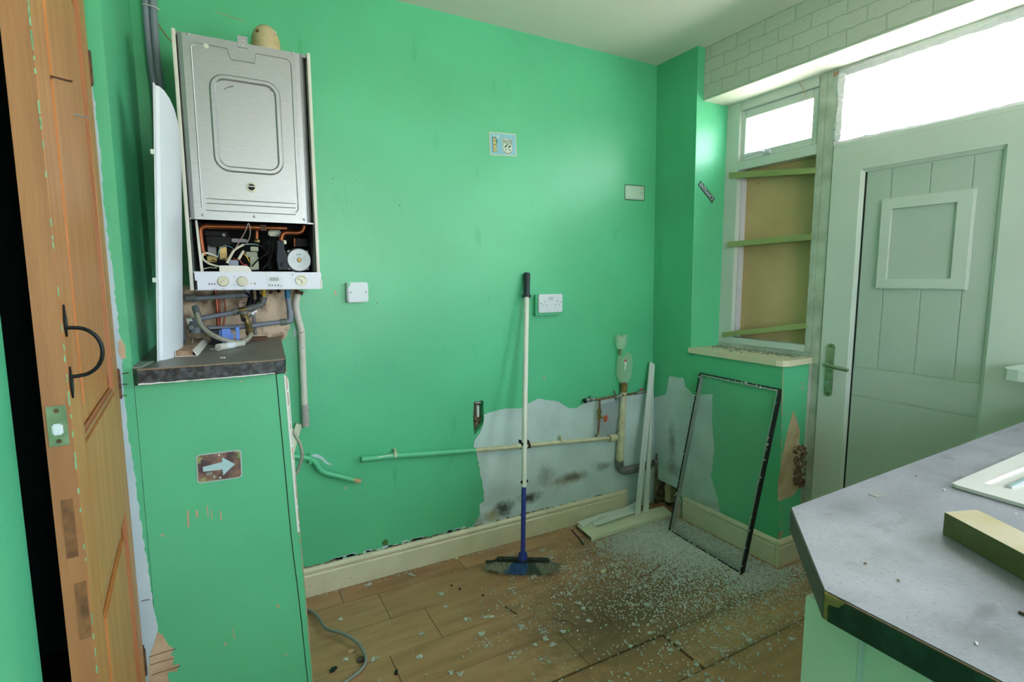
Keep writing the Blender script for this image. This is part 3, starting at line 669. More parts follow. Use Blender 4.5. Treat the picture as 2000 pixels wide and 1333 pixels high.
# iron pull handle
s_t, z_t = ds(131, 603); s_b, z_b = ds(147, 764)
zc1, zc2 = z_t - .026, z_b + .026; hp = [(.018, -.002, zc1)] + [(.020, -.004 - .036 * math.sin(math.pi * k / 12) ** .8, zc1 + (zc2 - zc1) * (.5 - .5 * math.cos(math.pi * k / 12) * (1 if k not in (0, 12) else .97))) for k in range(1, 12)] + [(.018, -.002, zc2)]
hdl = tube('pull_handle', [DM @ Vector(v) for v in hp], .0028, iron, d2, 8, 2)
for z0_, z1_ in ((z_t - .034, z_t), (z_b, z_b + .034)):
    prism('handle_rose', [DM @ Vector((.018 + a, -.0025, (z0_ + z1_) / 2 + b)) for a, b in ((0, -.022), (.009, -.008), (.010, .004), (.005, .010), (0, .024), (-.005, .010), (-.008, .004), (-.007, -.008))], NN * -.0025, iron, hdl)
for a, b, L_ in (((106, 150), (140, 151), .05), ((148, 224), (163, 226), .03)):
    sa, za = ds(*a); sb, zb = ds(*b)
    q = tube('nail', [DM @ Vector((sa, .004, za)), DM @ Vector((sa + .01, -.014, za)), DM @ Vector((sa + .012, -.02, za + .0005))], .0016, rust if L_ > .04 else steel, d2, 6)
for py, x_ in ((130, 179), (752, 231), (1296, 290)):
    z = onY(x_, py, 1.57).z
    hg_ = tube('hinge', [(-.2335, 1.578, z - .036), (-.2335, 1.578, z + .036)], .0065, rust, d2, 10)
    box('hinge_leaf', -.262, -.232, 1.585, 1.5992, z - .036, z + .036, rust, hg_)

# ================================================================== THINGS
# --- window boards
zs = .944
sb = setp(G().prism([(2.096, 1.952, zs - .026), (2.094, 1.455, zs - .026), (2.103, 1.428, zs - .026), (2.125, 1.414, zs - .026), (2.305, 1.424, zs - .026), (2.309, 1.944, zs - .026)], (0, 0, .026)).make('window_board', skirt),
          'cream window board with dirt and glass crumbs below the boarded window', 'window sill')
g = G()
for i in range(260):
    t = random.random(); y = 1.46 + .46 * t; x = 2.30 - abs(random.gauss(0, .05))
    if x < 2.12: continue
    s = random.uniform(.0012, .004); M = Matrix.Translation((x, y, zs + s * .6)) @ Matrix.Rotation(random.uniform(0, 3), 4, 'Z'); g.box(-s, s, -s, s, -s * .6, s * .6, M)
gd = g.make('sill_debris', mat('dark_sill_dirt', '4b4a42', .9, col2='a9b3a6', scale=300), sb); gd['kind'] = 'stuff'
q = [(2.31, .70), (2.15, .704), (2.12, .700), (2.104, .688), (2.098, .66), (2.100, -.98), (2.31, -.98)]
setp(G().prism([(x, y, .985) for x, y in q], (0, 0, .034)).make('window_board', upvc), 'white round-ended window board right of the white door, above the worktop', 'window sill')

# --- worn laminate shelf on the boxed cupboard
zh = 1.082
sh = thing('worktop_offcut', 'worn grey worktop offcut with chipped black speckled edge under the boiler', 'worktop', (0, 1.9, zh - .04))
pts = [(-.193, 1.577), (.118, 1.577), (.140, 1.584), (.149, 1.602), (.190, 2.212), (-.2045, 2.212), (-.2045, 1.60)]
prism('board', [(x, y, zh - .0385) for x, y in pts], (0, 0, .0350), lam_edge2, sh)
prism('chipboard_line', [(x, y, zh - .0035) for x, y in pts], (0, 0, .0015), chip, sh)
prism('laminate_top', [(x, y, zh - .002) for x, y in [(-.193, 1.5775), (.112, 1.5775), (.138, 1.586), (.149, 1.602), (.190, 2.212), (-.2045, 2.212), (-.2045, 1.60)]], (0, 0, .002), lam_old, sh)
ep_unused = [(-.190, 1.5765, zh - .036), (-.188, 1.5765, zh - .004), (-.02, 1.5765, zh - .0045), (.10, 1.5765, zh - .0042), (.124, 1.5765, zh - .006), (.128, 1.5765, zh - .022), (.120, 1.5765, zh - .036)]
prism('paint_smear', ragged([(-.193, 1.577, zh - .040), (.05, 1.577, zh - .0395), (.115, 1.577, zh - .039), (.118, 1.577, zh - .0365), (-.05, 1.577, zh - .0372), (-.193, 1.577, zh - .036)], .0008, .008), (0, -.0018, 0), white_gl, sh)
prism('sealant_fillet', [(-.2045, 1.60, zh), (-.186, 1.60, zh), (-.170, 1.70, zh), (-.2045, 1.70, zh)], (0, 0, .003), mat('dirty_sealant', '7f8783', .8, var=.2, scale=60), sh)
# --- rounded white boiler cover standing on the shelf
plan0 = [(-.159, 1.700), (-.158, 1.722), (-.150, 1.724), (-.140, 1.738), (-.130, 1.760), (-.121, 1.790), (-.115, 1.825), (-.112, 1.865), (-.112, 1.90), (-.118, 1.90), (-.118, 1.865), (-.121, 1.826), (-.127, 1.792), (-.135, 1.764), (-.145, 1.744), (-.155, 1.733), (-.162, 1.731), (-.162, 1.700)]
lean = .040; vs = []; fs = []; K = 24
def topz(y, x):
    h = min(max((y - 1.722) / .178, 0), 1); return 1.805 - .03 * h - .10 * h ** 1.4 - (.03 if False else 0)
for k in range(K + 1):
    for (x, y) in plan0:
        z = zh + (topz(y, x) - zh) * k / K; vs.append((x + lean * (z - zh) / .72, y, z))
n_ = len(plan0)
fs = [[k * n_ + i, k * n_ + (i + 1) % n_, (k + 1) * n_ + (i + 1) % n_, (k + 1) * n_ + i] for k in range(K) for i in range(n_)]
fs += [list(range(n_))[::-1], [K * n_ + i for i in range(n_)]]
cov = mk('boiler_cover', vs, fs, white_pl, None, True); setp(cov, 'white curved casing cover stood on end left of the boiler', 'panel')
for z in (1.63, 1.30): G().box(-.163, -.153, 1.69, 1.705, z - .006, z + .006, Matrix.Translation((lean * (z - zh) / .72 - .006, 0, 0)), .001).make('cover_clip', white_gl, cov)

# --- BOILER
BY = 1.93
def BP(px, py, d=0): return onY(px, py, BY + d)
bo_ = thing('boiler', 'wall-hung gas boiler with steel front and open pipework bay', 'boiler', (.11, 2.05, 1.268))
bx0, bx1, bz0, bz1 = -.083, .302, 1.268, 2.035
cz = 1.486; pz = 1.325
side_l = box('side_panel', bx0, bx0 + .010, BY - .004, YB - .004, bz0, bz1, white_pl2, bo_, .0015)
side_r = box('side_panel', bx1 - .010, bx1, BY - .004, YB - .004, bz0, bz1, white_pl2, bo_, .0015)
box('top_plate', bx0, bx1, BY + .01, YB - .004, bz1 - .012, bz1 - .002, steel, bo_)
box('back_plate', bx0 + .01, bx1 - .01, YB - .014, YB - .008, bz0 + .0, bz1 - .012, dark_in, bo_)
fx0, fx1 = bx0 + .012, bx1 - .012
# steel front: rounded vertical edges
prof = [(fx0, BY + .10), (fx0, BY + .012), (fx0 + .004, BY + .003), (fx0 + .014, BY), (fx1 - .034, BY), (fx1 - .022, BY + .003), (fx1 - .012, BY + .010), (fx1 - .005, BY + .022), (fx1, BY + .045), (fx1, BY + .10)]
fc = G().prism([(x, y, cz) for x, y in prof], (0, 0, bz1 - .006 - cz)).make('steel_front', steel, bo_)
def ring(name, x0, x1, z0, z1, r, rad, notch=None, y=BY, m=steel, close=True):
    cx, cz_ = (x0 + x1) / 2, (z0 + z1) / 2
    p = [(cx + a, y, cz_ + b) for a, b in rrect(x1 - x0, z1 - z0, r, 6)]; p.append(p[0])
    return tube(name, p, rad, m, fc, 8)
ra = BP(406, 140); rb_ = BP(556, 345)
vs = []; fs = []; 
def stepring(name, x0, x1, z0, z1, r, w, h):
    cx, c2 = (x0 + x1) / 2, (z0 + z1) / 2; V = []; Fs = []; n = 28
    prof = [(0, 0), (w * .5, h * .0), (w, h)]
    outs = []
    for ins, dep in ((0, .0), (w * .25, h), (w * .75, h), (w, .0)):
        outs.append([(cx + a, BY - dep - .0004, c2 + b) for a, b in rrect(x1 - x0 - 2 * ins, z1 - z0 - 2 * ins, max(r - ins, .004), 6)])
    m_ = len(outs[0]); V = [p for o in outs for p in o]
    for k in range(3):
        for i in range(m_): Fs.append([k * m_ + i, k * m_ + (i + 1) % m_, (k + 1) * m_ + (i + 1) % m_, (k + 1) * m_ + i])
    return mk(name, V, Fs, steel, fc, True)
stepring('pressed_ring', ra.x, rb_.x, rb_.z, ra.z, .045, .018, .005)
# thin outer swage with a notch at the top, and three lower lines
o1 = BP(372, 82); o2 = BP(583, 415); mid = BP(474, 80); zt_ = o1.z
sw = [(o1.x, BY, o2.z), (o1.x, BY, zt_ - .012), (o1.x + .012, BY, zt_), (mid.x - .045, BY, zt_), (mid.x - .036, BY, zt_ - .03), (mid.x + .030, BY, zt_ - .03), (mid.x + .036, BY, zt_), (o2.x - .012, BY, zt_), (o2.x, BY, zt_ - .012), (o2.x, BY, o2.z + .008), (o2.x - .008, BY, o2.z)]
tube('swage_line', sw, .0022, steel, fc, 6)
for i, py in enumerate((388, 397, 411)):
    a = BP(403, py); b = BP(577, py + 6); tube('swage_line', [(a.x, BY, a.z), (b.x, BY, a.z)], .0016, steel, fc, 6)
for px, py in ((367, 66), (572, 103), (396, 420), (497, 423), (594, 429)):
    p = BP(px, py); G().lathe((p.x, BY, p.z), (0, -1, 0), [(0, .0045), (.002, .004), (.003, .002)], 10).make('screw', steel, fc, True)
p = BP(402, 90); G().lathe((p.x, BY, p.z), (0, -1, 0), [(0, .008), (.002, .007), (.003, .003)], 14).make('test_point', white_pl2, fc, True)
p = BP(474, 86); lt = box('cover_latch', p.x - .014, p.x + .014, BY - .004, BY + .002, p.z - .012, p.z + .022, steel, fc, .001)
for dz in (-.005, .008): lathe('screw', (p.x, BY - .004, p.z + dz), (0, -1, 0), [(0, .003), (.0015, .002)], white_pl2, fc, 8)
p = BP(491, 366); sg_ = lathe('sight_glass', (p.x, BY, p.z), (0, -1, 0), [(0, .0155), (.003, .0150), (.0035, .0105), (.001, .0100)], cream_pl, fc, 24)
lathe('sight_hole', (p.x, BY - .0012, p.z), (0, -1, 0), [(0, .0098), (.0006, .0096)], dark_in, fc, 20)
box('sight_bar', p.x - .009, p.x + .009, BY - .0025, BY - .0015, p.z + .001, p.z + .004, steel, fc)
for pts in ([(437, 174), (446, 169), (456, 167), (456, 170), (445, 172), (438, 176)], [(526, 175), (534, 178), (534, 180), (527, 177)]):
    prism('rubbed_mark', [onY(a, b, BY - .0004) for a, b in pts], (0, -.0003, 0), mat('grey_smudge', '6a6a6e', .5), fc)
# underside of the combustion box and bay
box('bay_ceiling', fx0, fx1, BY + .004, YB - .02, cz, cz + .004, steel, bo_)
box('bay_lining', fx0 - .001, fx0 + .003, BY + .01, YB - .02, pz, cz, mat('dull_lining', '39423f', .6), bo_)
box('bay_lining', fx1 - .003, fx1 + .001, BY + .01, YB - .02, pz, cz, MATS['dull_lining'], bo_)
a = BP(388, 470, .03); b = BP(397, 522, .03)
prism('inner_flange', [(a.x - .006, BY + .03, cz), (a.x, BY + .03, cz), (b.x, BY + .03, pz), (b.x - .008, BY + .03, pz)], (0, .02, 0), white_pl2, bo_)
# control panel
cp = thing('tmp', '', '', (0, 0, 0)); bpy.data.objects.remove(cp)
CY = BY - .012
c0, c1 = bx0 + .006, bx1 + .002
cpn = box('control_panel', c0 + .008, c1, CY, YB - .03, bz0, pz - .001, mat('control_panel_white', 'd0d3e6', .38), bo_, .002)
box('panel_lip', c0 + .006, BP(575, 531).x, CY - .001, CY + .05, pz - .004, pz + .001, white_pl, bo_, .001)
box('dark_end_slot', c0 + .008, c0 + .014, CY - .0008, CY + .001, bz0 + .002, bz0 + .030, dark_in, cpn)
box('end_cap', c1 - .006, c1 + .002, CY - .001, CY + .01, bz0 + .002, bz0 + .03, white_pl2, cpn, .001)
def CP(px, py): return onY(px, py, CY)
for px in (436, 473.5):
    p = CP(px, 550); k = lathe('control_knob', (p.x, CY, p.z), (0, -1, 0), [(0, .0168), (.002, .0165), (.006, .0150), (.0075, .0140)], cream_pl, cpn, 28)
    ang = 52 if px < 450 else 20
    M = Matrix.Translation((p.x, CY - .008, p.z)) @ Matrix.Rotation(-math.radians(ang), 4, 'Y'); G().box(-.012, .012, -.0035, .001, -.0025, .0025, M, .001).make('grip_ridge', cream_pl, k)
    for dz in (.021,): pass
dot_m = mat('indicator_grey', '55555f', .5)
for px in (408.5, 413.5, 419): p = CP(px, 555); lathe('indicator_light', (p.x, CY, p.z), (0, -1, 0), [(0, .0026), (.0008, .0024)], dot_m, cpn, 10)
p = CP(498, 554.5); lathe('indicator_light', (p.x, CY, p.z), (0, -1, 0), [(0, .0026), (.0008, .0024)], dot_m, cpn, 10)
p = CP(491, 554); lathe('reset_button', (p.x, CY, p.z), (0, -1, 0), [(0, .0036), (.0018, .0032)], cream_pl, cpn, 12)
a = CP(520, 538); b = CP(553, 561); tm_ = box('timer_panel', a.x, b.x, CY - .0012, CY, b.z, a.z, mat('timer_face', 'c4cddb', .35), cpn, .0004)
a = CP(526.5, 542); b = CP(544.5, 549); box('timer_display', a.x, b.x, CY - .0018, CY - .001, b.z, a.z, mat('lcd_grey', '6d7a78', .25), tm_, .0003)
for px in (526, 531.5, 537.5, 543.5): p = CP(px, 557.5); M = Matrix.Translation((p.x, CY - .0012, p.z)) @ Matrix.Rotation(math.radians(20), 4, 'Y'); G().box(-.0016, .0016, -.001, .001, -.0028, .0028, M).make('timer_button', dot_m, tm_)
p = CP(549.5, 558.5); box('timer_button', p.x - .0018, p.x + .0018, CY - .002, CY - .001, p.z - .001, p.z + .001, dot_m, tm_)
p = CP(549, 545); lathe('timer_led', (p.x, CY - .001, p.z), (0, -1, 0), [(0, .0013), (.0005, .0011)], red_m, tm_, 8)
p = CP(571, 537); lathe('screw', (p.x, CY, p.z), (0, -1, 0), [(0, .002), (.0006, .0016)], dot_m, cpn, 8)
p = CP(589, 548); gg = lathe('pressure_gauge', (p.x, CY, p.z), (0, -1, 0), [(0, .0195), (.0025, .0190), (.003, .0172), (.0015, .0168)], white_pl2, cpn, 32)
lathe('gauge_face', (p.x, CY - .0015, p.z), (0, -1, 0), [(0, .0168), (.0005, .0167)], mat('gauge_cream', 'd6d6c4', .4), gg, 28)
gy = CY - .0024
arc = [(p.x + .0125 * math.cos(a), gy, p.z + .0125 * math.sin(a)) for a in [math.radians(25 + 11 * i) for i in range(14)]]
tube('gauge_scale', arc, .0006, cardink, gg, 5)
G().prism([(p.x + .001, gy, p.z - .0012), (p.x + .001, gy, p.z + .0012), (p.x - .0125, gy, p.z + .0045), (p.x - .0125, gy, p.z + .004)], (0, -.0003, 0)).make('gauge_needle', cardink, gg)
G().prism([(p.x - .0016, gy, p.z - .0035), (p.x + .0016, gy, p.z - .0035), (p.x + .0006, gy, p.z - .012), (p.x - .0006, gy, p.z - .012)], (0, -.0003, 0)).make('gauge_needle', cardink, gg)
# tiny printed symbols next to the knobs
for px, py, s, w in ((457, 541, .004, .006), (457, 557, .004, .006), (436, 565, .004, .012), (475, 564.5, .004, .012), (418, 565, .003, .012), (494, 566, .003, .012)):
    p = CP(px, py); box('printed_symbol', p.x - w / 2, p.x + w / 2, CY - .0004, CY, p.z - s / 3, p.z + s / 3, mat('faint_print', 'a3a8bd', .5), cpn)
# pipework inside the bay
def bt(name, pts, r, m, d=.05, par=bo_, sm_=5, seg=10): return tube(name, [BP(a[0], a[1], a[2] if len(a) > 2 else d) for a in pts], r, m, par, seg, sm_)
bt('copper_pipe', [(398, 500, .05), (394, 480, .05), (391, 457, .05), (392, 448, .05), (400, 443, .05), (415, 443, .05), (450, 443.5, .05), (508, 445, .05)], .0088, copper)
bt('copper_pipe', [(508, 445), (560, 446.5, .055)], .0062, copper, .05)
box('pipe_clip', BP(511, 441).x, BP(522, 441).x, BY + .04, BY + .065, BP(511, 451, .05).z, BP(511, 440, .05).z, rust, bo_)
bt('copper_pipe', [(549, 470), (551, 461), (556, 456), (567, 455), (580, 455.5), (589, 453), (593, 447), (594, 441)], .0078, copper, .045)
bt('copper_pipe', [(501.5, 450, .07), (501.5, 467, .07)], .0058, copper, .07, bo_, 0)
p = BP(502, 469, .07); lathe('brass_nut', (p.x, p.y, p.z), (0, 0, -1), [(0, .009), (.008, .009)], brass, bo_, 6)
bt('copper_pipe', [(575, 466, .09), (575, 482, .09)], .004, copper, .09, bo_, 0)
# pump
p = BP(584.5, 508, .05)
pump = lathe('pump', (p.x, p.y + .05, p.z), (0, -1, 0), [(0, .041), (.035, .041), (.037, .0395), (.046, .0388), (.048, .037)], mat('pump_grey', 'a9adb4', .4, .3), bo_, 40)
lathe('pump_label', (p.x, p.y + .002, p.z), (0, -1, 0), [(0, .0362), (.0006, .0360)], mat('pump_label_white', 'ccd2e0', .4), pump, 36)
lathe('pump_screw', (p.x, p.y + .001, p.z), (0, -1, 0), [(0, .0075), (.002, .0075), (.003, .0066), (.0035, .003)], brass, pump, 20)
py_ = p.y + .0008
FR = lambda x, z: frameM((p.x + x, py_, p.z + z), (1, 0, 0), (0, 0, 1))
letters('lettering', 'wilo', FR(-.001, .0185), .0095, mat('teal_ink', '3f9c94', .5), pump)
for i, w in enumerate((.007, .006, .008, .008, .007, .010)): box('printed_line', p.x - .022, p.x - .022 + w, py_ - .0003, py_, p.z + .010 - i * .0042, p.z + .0109 - i * .0042, MATS['faint_print'], pump)
for i, w in enumerate((.006, .005, .006)): box('printed_line', p.x + .014, p.x + .014 + w, py_ - .0003, py_, p.z + .010 - i * .006, p.z + .0115 - i * .006, MATS['faint_print'], pump)
box('printed_line', p.x - .006, p.x + .011, py_ - .0003, py_, p.z - .021, p.z - .020, MATS['faint_print'], pump)
box('pump_body', p.x - .034, p.x + .034, p.y + .03, p.y + .10, p.z - .034, p.z + .034, black_pl, pump, .003)
for a, b in ((-1, 1), (1, 1), (-1, -1), (1, -1)): lathe('pump_bolt', (p.x + a * .029, p.y + .032, p.z + b * .029), (0, -1, 0), [(0, .0055), (.006, .0055), (.0065, .003)], MATS['pump_grey'], pump, 6)
# black terminal box / actuator left of the pump
a = BP(541, 489, .03); b = BP(562, 527, .03)
act = G().prism([(a.x + .002, a.y, b.z), (a.x - .002, a.y, (a.z + b.z) / 2), (a.x, a.y, a.z - .004), (a.x + .004, a.y, a.z), (b.x - .006, a.y, a.z), (b.x - .002, a.y, a.z - .004), (b.x + .001, a.y, b.z + .012), (b.x, a.y, b.z)], (0, .035, 0)).make('terminal_box', slate_pl, bo_)
pk_ = BP(552, 517, .03); lathe('round_plug', (pk_.x, a.y, pk_.z), (0, -1, 0), [(0, .0075), (.002, .0075), (.003, .006)], slate_pl, act, 18)
c = BP(548, 479, .03); box('terminal_cap', c.x - .010, c.x + .011, c.y, c.y + .03, a.z - .002, c.z + .014, slate_pl, act, .0015)
c = BP(556, 473, .04); box('pipe_collar', c.x - .007, c.x + .006, c.y, c.y + .02, c.z - .007, c.z + .006, cream_pl, bo_, .002)
# dark valve block and fittings at the back left
gv = G()
def gb(px0, py0, px1, py1, d0, d1, bev=.0015):
    a = BP(px0, py0, d0); b = BP(px1, py1, d0); gv.box(a.x, b.x, BY + d0, BY + d1, b.z, a.z, None, bev)
for a_ in ((400, 451, 446, 462, .09, .16), (402, 462, 452, 478, .08, .15), (410, 470, 440, 482, .07, .12), (520, 470, 540, 526, .13, .17), (575, 466, 604, 482, .11, .2)):
    gv = G(); gb(*a_); gv.make('valve_block', black_pl, bo_)
for a_ in ((405, 476, 423, 500, .10, .14), (434, 456, 440, 462, .085, .1), (452, 466, 485, 474, .12, .16)):
    gv = G(); gb(*a_); gv.make('zinc_bracket', mat('dull_zinc', '84858a', .5, .5, var=.3, scale=60), bo_)
gv = G(); gb(428, 482, 444, 508, .08, .12); gb(429, 476, 441, 482, .085, .11); gb(404, 500, 424, 512, .11, .15)
gv.make('brass_valve', brass, bo_)
gv = G(); gb(489, 482, 505, 491, .06, .09); gb(488, 502, 506, 527, .06, .10); gb(480, 492, 503, 503, .08, .11)
gv.make('gas_valve', mat('olive_grey_casting', '8b9080', .5, .3, var=.2, scale=60), bo_)
gv = G(); gb(446, 508, 466, 519, .05, .09)
gv.make('grey_connector', mat('blue_grey_plastic', '8089a0', .45), bo_)
gv = G(); gb(524, 449, 550, 462, .1, .13, .004); gv.make('foil_flap', mat('dull_foil', '8d8f84', .4, .4), bo_)
bt('white_hose', [(424, 502, .06), (410, 496, .05), (398, 495, .045), (395, 501, .04), (398, 508, .035), (410, 516, .03), (428, 521, .025), (436, 523, .02)], .0035, cream_pl)
bt('lead', [(485, 436, .02), (480, 450, .02), (470, 468, .025), (458, 488, .03)], .0015, mat('mauve_lead', '9a8284', .5))
bt('lead', [(486, 436, .02), (489, 450, .02), (487, 465, .025), (482, 476, .03)], .0015, MATS['mauve_lead'])
bt('pale_connector', [(443, 514, .03), (449, 503, .03), (456, 490, .03)], .0042, mat('pale_nylon', 'c6c2b2', .5), .03, bo_, 0)
bt('pale_connector', [(456, 490, .035), (466, 483, .035), (476, 478, .035)], .0038, MATS['pale_nylon'], .03, bo_, 0)
bt('pale_connector', [(466, 507, .03), (471, 498, .03), (476, 490, .03)], .0042, MATS['pale_nylon'], .03, bo_, 0)
bt('blue_lead', [(426, 504, .05), (427, 492, .05), (434, 482, .05), (446, 481, .05), (456, 486, .05)], .0014, mat('blue_lead', '4b86a4', .5))
bt('blue_lead', [(476, 478, .04), (488, 477, .05), (500, 478, .06), (512, 482, .06)], .0014, mat('pale_blue_lead', '8fa9b0', .5))
bt('red_lead', [(456, 504, .05), (460, 508, .05), (466, 506, .05), (474, 516, .05), (484, 518, .05)], .0014, red_m)
bt('yellow_lead', [(475, 495, .04), (482, 502, .04), (487, 512, .04)], .0013, yellow_p)
bt('yellow_lead', [(396, 526, .02), (410, 523, .03), (422, 524, .02), (418, 517, .03)], .0013, cream_pl)
bt('black_lead', [(470, 464, .08), (490, 470, .06), (508, 480, .05), (520, 492, .05), (528, 505, .06)], .0016, black_pl)
bt('black_lead', [(492, 521, .03), (500, 512, .03), (512, 502, .03), (524, 494, .04)], .0024, black_pl)
bt('black_lead', [(515, 482, .05), (516, 474, .05), (524, 470, .05), (532, 471, .06)], .0016, black_pl)
bt('black_lead', [(534, 470, .06), (532, 490, .06), (526, 510, .06), (512, 526, .05)], .0045, black_pl)
bt('black_lead', [(412, 508, .04), (425, 510, .04), (440, 505, .04)], .0015, black_pl)
p0 = BP(428, 519, .01); p1 = BP(489, 519, .01)
tc_box = G().prism([(p0.x, BY + .0, pz), (p0.x, BY + .0, p0.z - .002), (p0.x + .003, BY, p0.z), (p1.x - .012, BY, p0.z), (p1.x - .003, BY, p0.z - .005), (p1.x + .003, BY, pz)], (0, .06, 0)).make('wiring_cover', white_pl2, bo_)
# flue elbow on top
p = onY(519, 90, 2.08)
fr_ = .046
lathe('flue_elbow', (p.x, p.y, bz1 - .01), (0, -.10, 1), [(0, fr_), (.060, fr_), (.085, fr_ * .95), (.105, fr_ * .80), (.118, fr_ * .58), (.126, fr_ * .3), (.128, 0)], mat('beige_flue', 'cbbf9e', .45, col2='a98c63', scale=9), bo_, 32)
for px, py, mm in ((503, 61, rust), (537, 65, cream_pl)): q = onY(px, py, 2.08 - fr_ * .8); lathe('flue_cap', (q.x, q.y - .002, q.z), (0, -1, .2), [(0, .006), (.004, .005), (.005, .002)], mm, bo_, 12)

# --- grey pipes in the top left corner
PY1 = 2.185
for nm, lab, pts, r in (('grey_pipe', 'grey pipe in the top left corner, nearer the side wall', [(283, -8), (285, 30), (289, 75), (295, 130), (302, 180), (309, 300)], .0095), ('grey_pipe', 'thicker grey pipe in the top left corner, nearer the boiler', [(298, -8), (300, 30), (303, 75), (308, 130), (315, 180), (324, 300)], .0110)):
    P = [onY(a, b, PY1) for a, b in pts]; P += [(P[-1].x + .004, PY1, 1.5), (P[-1].x + .006, PY1, zh + .002)]
    o = tube(nm, P, r, grey_pipe, None, 12, 3); setp(o, lab, 'pipe', 'grey corner pipes')
q = onY(293, 11, PY1 - .012); setp(tube('cable_tie', [(q.x - .022, PY1 - .004, q.z + .003), (q.x - .012, PY1 - .0125, q.z + .001), (q.x + .012, PY1 - .0135, q.z - .002), (q.x + .026, PY1 - .003, q.z - .004)], .0018, white_pl2, None, 6, 3), 'white cable tie round the two grey corner pipes', 'cable tie')
setp(tube('brown_wire', [onY(308, 46, 2.20), onY(320, 64, 2.19), onY(328, 74, 2.185), onY(337, 82, 2.18)], .0022, mat('brown_wire_m', '94734a', .6), None, 6, 4), 'short brown wire poking out between grey pipes and boiler', 'wire')

# --- pipework under the boiler (tails)
def ut(name, pts, r, m, par, sm_=0, seg=12): return tube(name, [onY(*v) for v in pts], r, m, par, seg, sm_)
up = thing('grey_pipe_run', 'blue-grey plastic pipe tails and fittings below the boiler', 'pipework', (.05, 2.12, 1.1))
ut('pipe', [(372, 584, 2.12), (388, 583, 2.12), (459, 578, 2.12), (480, 577.5, 2.12)], .0078, grey_pipe, up)
ut('coupling', [(362, 583, 2.12), (384, 582, 2.12)], .0125, grey_fit, up)
ut('coupling', [(459, 578, 2.12), (472, 577, 2.12)], .0115, grey_fit, up)
ut('elbow', [(470, 577, 2.12), (482, 577, 2.12), (483, 566, 2.12)], .010, grey_pipe, up)
ut('pipe', [(372, 628, 2.10), (390, 623, 2.10), (455, 611, 2.10)], .0078, grey_pipe, up)
ut('coupling', [(453, 611.5, 2.10), (466, 608, 2.10)], .0115, grey_fit, up)
ut('coupling', [(482, 604, 2.10), (498, 600, 2.10)], .0115, grey_fit, up)
ut('elbow', [(498, 600, 2.10), (513, 594, 2.10), (516, 580, 2.10)], .0105, grey_fit, up)
ut('tee', [(466, 608, 2.10), (482, 604, 2.10)], .010, brass, up)
ut('yellow_pipe', [(515.5, 582, 2.11), (515, 566, 2.11)], .0065, yellow_p, up)
ut('pipe', [(405, 643, 2.11), (480, 638, 2.11), (546, 630, 2.11), (560, 628, 2.11)], .0085, grey_pipe, up)
ut('coupling', [(547, 630.5, 2.11), (560, 628.5, 2.11)], .012, grey_fit, up)
ut('elbow', [(558, 629, 2.11), (567, 627, 2.11), (567, 612, 2.11), (566.5, 607, 2.11)], .0115, grey_pipe, up)
ut('pipe', [(566, 610, 2.11), (562, 582, 2.11)], .0092, grey_pipe, up)
ut('blue_sleeve', [(562, 583, 2.11), (561, 566, 2.11)], .0098, teal_bl, up)
ut('trap', [(384, 628, 2.08), (384, 650, 2.08)], .021, grey_pipe, up)
ut('trap_collar', [(384, 634, 2.08), (384, 639, 2.08)], .0225, grey_fit, up)
ut('end_cap', [(366, 629, 2.09), (376, 627, 2.09)], .0125, white_pl2, up)
ut('copper_tail', [(421, 566, 2.17), (424, 600, 2.17), (427, 645, 2.17)], .0062, mat('red_copper', '9a4f38', .4, .6), up)
ut('copper_tail', [(430, 575, 2.18), (430, 645, 2.18)], .002, red_m, up)
ut('dark_valve', [(488, 566, 2.14), (490, 585, 2.13), (486, 598, 2.12)], .010, iron, up)
ut('dark_valve', [(504, 568, 2.15), (505, 590, 2.14)], .006, iron, up)
ut('valve_body', [(476, 612, 2.08), (479, 626, 2.07)], .0128, brass, up)
ut('valve_body', [(474.5, 608, 2.08), (475, 613, 2.08)], .0165, grey_fit, up)
p = onY(476.5, 625, 2.055); lathe('valve_spindle', (p.x, p.y, p.z), (-.3, -1, .1), [(0, .0075), (.008, .007), (.008, .004)], iron, up, 12)
ut('bare_copper', [(494, 606, 2.13), (497, 630, 2.13), (499, 655, 2.12)], .005, grey_fit, up)
for i, (a, b, y) in enumerate(((494, 612, 2.12), (499, 608, 2.12), (470, 590, 2.14), (474, 588, 2.15))):
    q = onY(a, b, y); lathe('lock_nut', (q.x, q.y, q.z), (0, -1, 0), [(0, .007), (.006, .006)], steel if i < 2 else mat('pinkish_putty', 'a98d84', .8), up, 8)
ut('drain_stub', [(508, 598, 2.15), (511, 600, 2.12)], .004, iron, up)
# blue plastic clip, black tray, braided hose, fitting
p = onY(434, 664, 2.03); q = onY(467, 640, 2.03)
bc = thing('blue_clip', 'bright blue plastic pipe clip lying below the boiler pipes', 'clip', ((p.x + q.x) / 2, 2.03, p.z))
w = (q.x - p.x)
box('clip_body', p.x, p.x + w * .5, 2.02, 2.05, zh + .001, q.z - .002, blue_cl, bc, .001)
g = G()
for i in range(5): g.box(p.x + w * .42, p.x + w * (.62 + .08 * (i % 2)), 2.015, 2.03, zh + .004 + i * .0075, zh + .010 + i * .0075)
g.make('clip_teeth', blue_cl, bc)
box('clip_jaw', p.x + w * .78, p.x + w, 2.01, 2.04, zh + .001, q.z + .003, blue_cl, bc, .001)
box('clip_tab', p.x - .008, p.x + .003, 2.03, 2.055, zh + .01, q.z - .006, blue_cl, bc, .001)
o = G(); p = onY(412, 672, 2.02); q = onY(440, 642, 2.02); o.box(p.x, q.x, 2.035, 2.10, zh + .001, q.z - .006, None, .004)
setp(o.make('black_tray', slate_pl, None), 'dark plastic box behind the blue clip under the boiler', 'box')
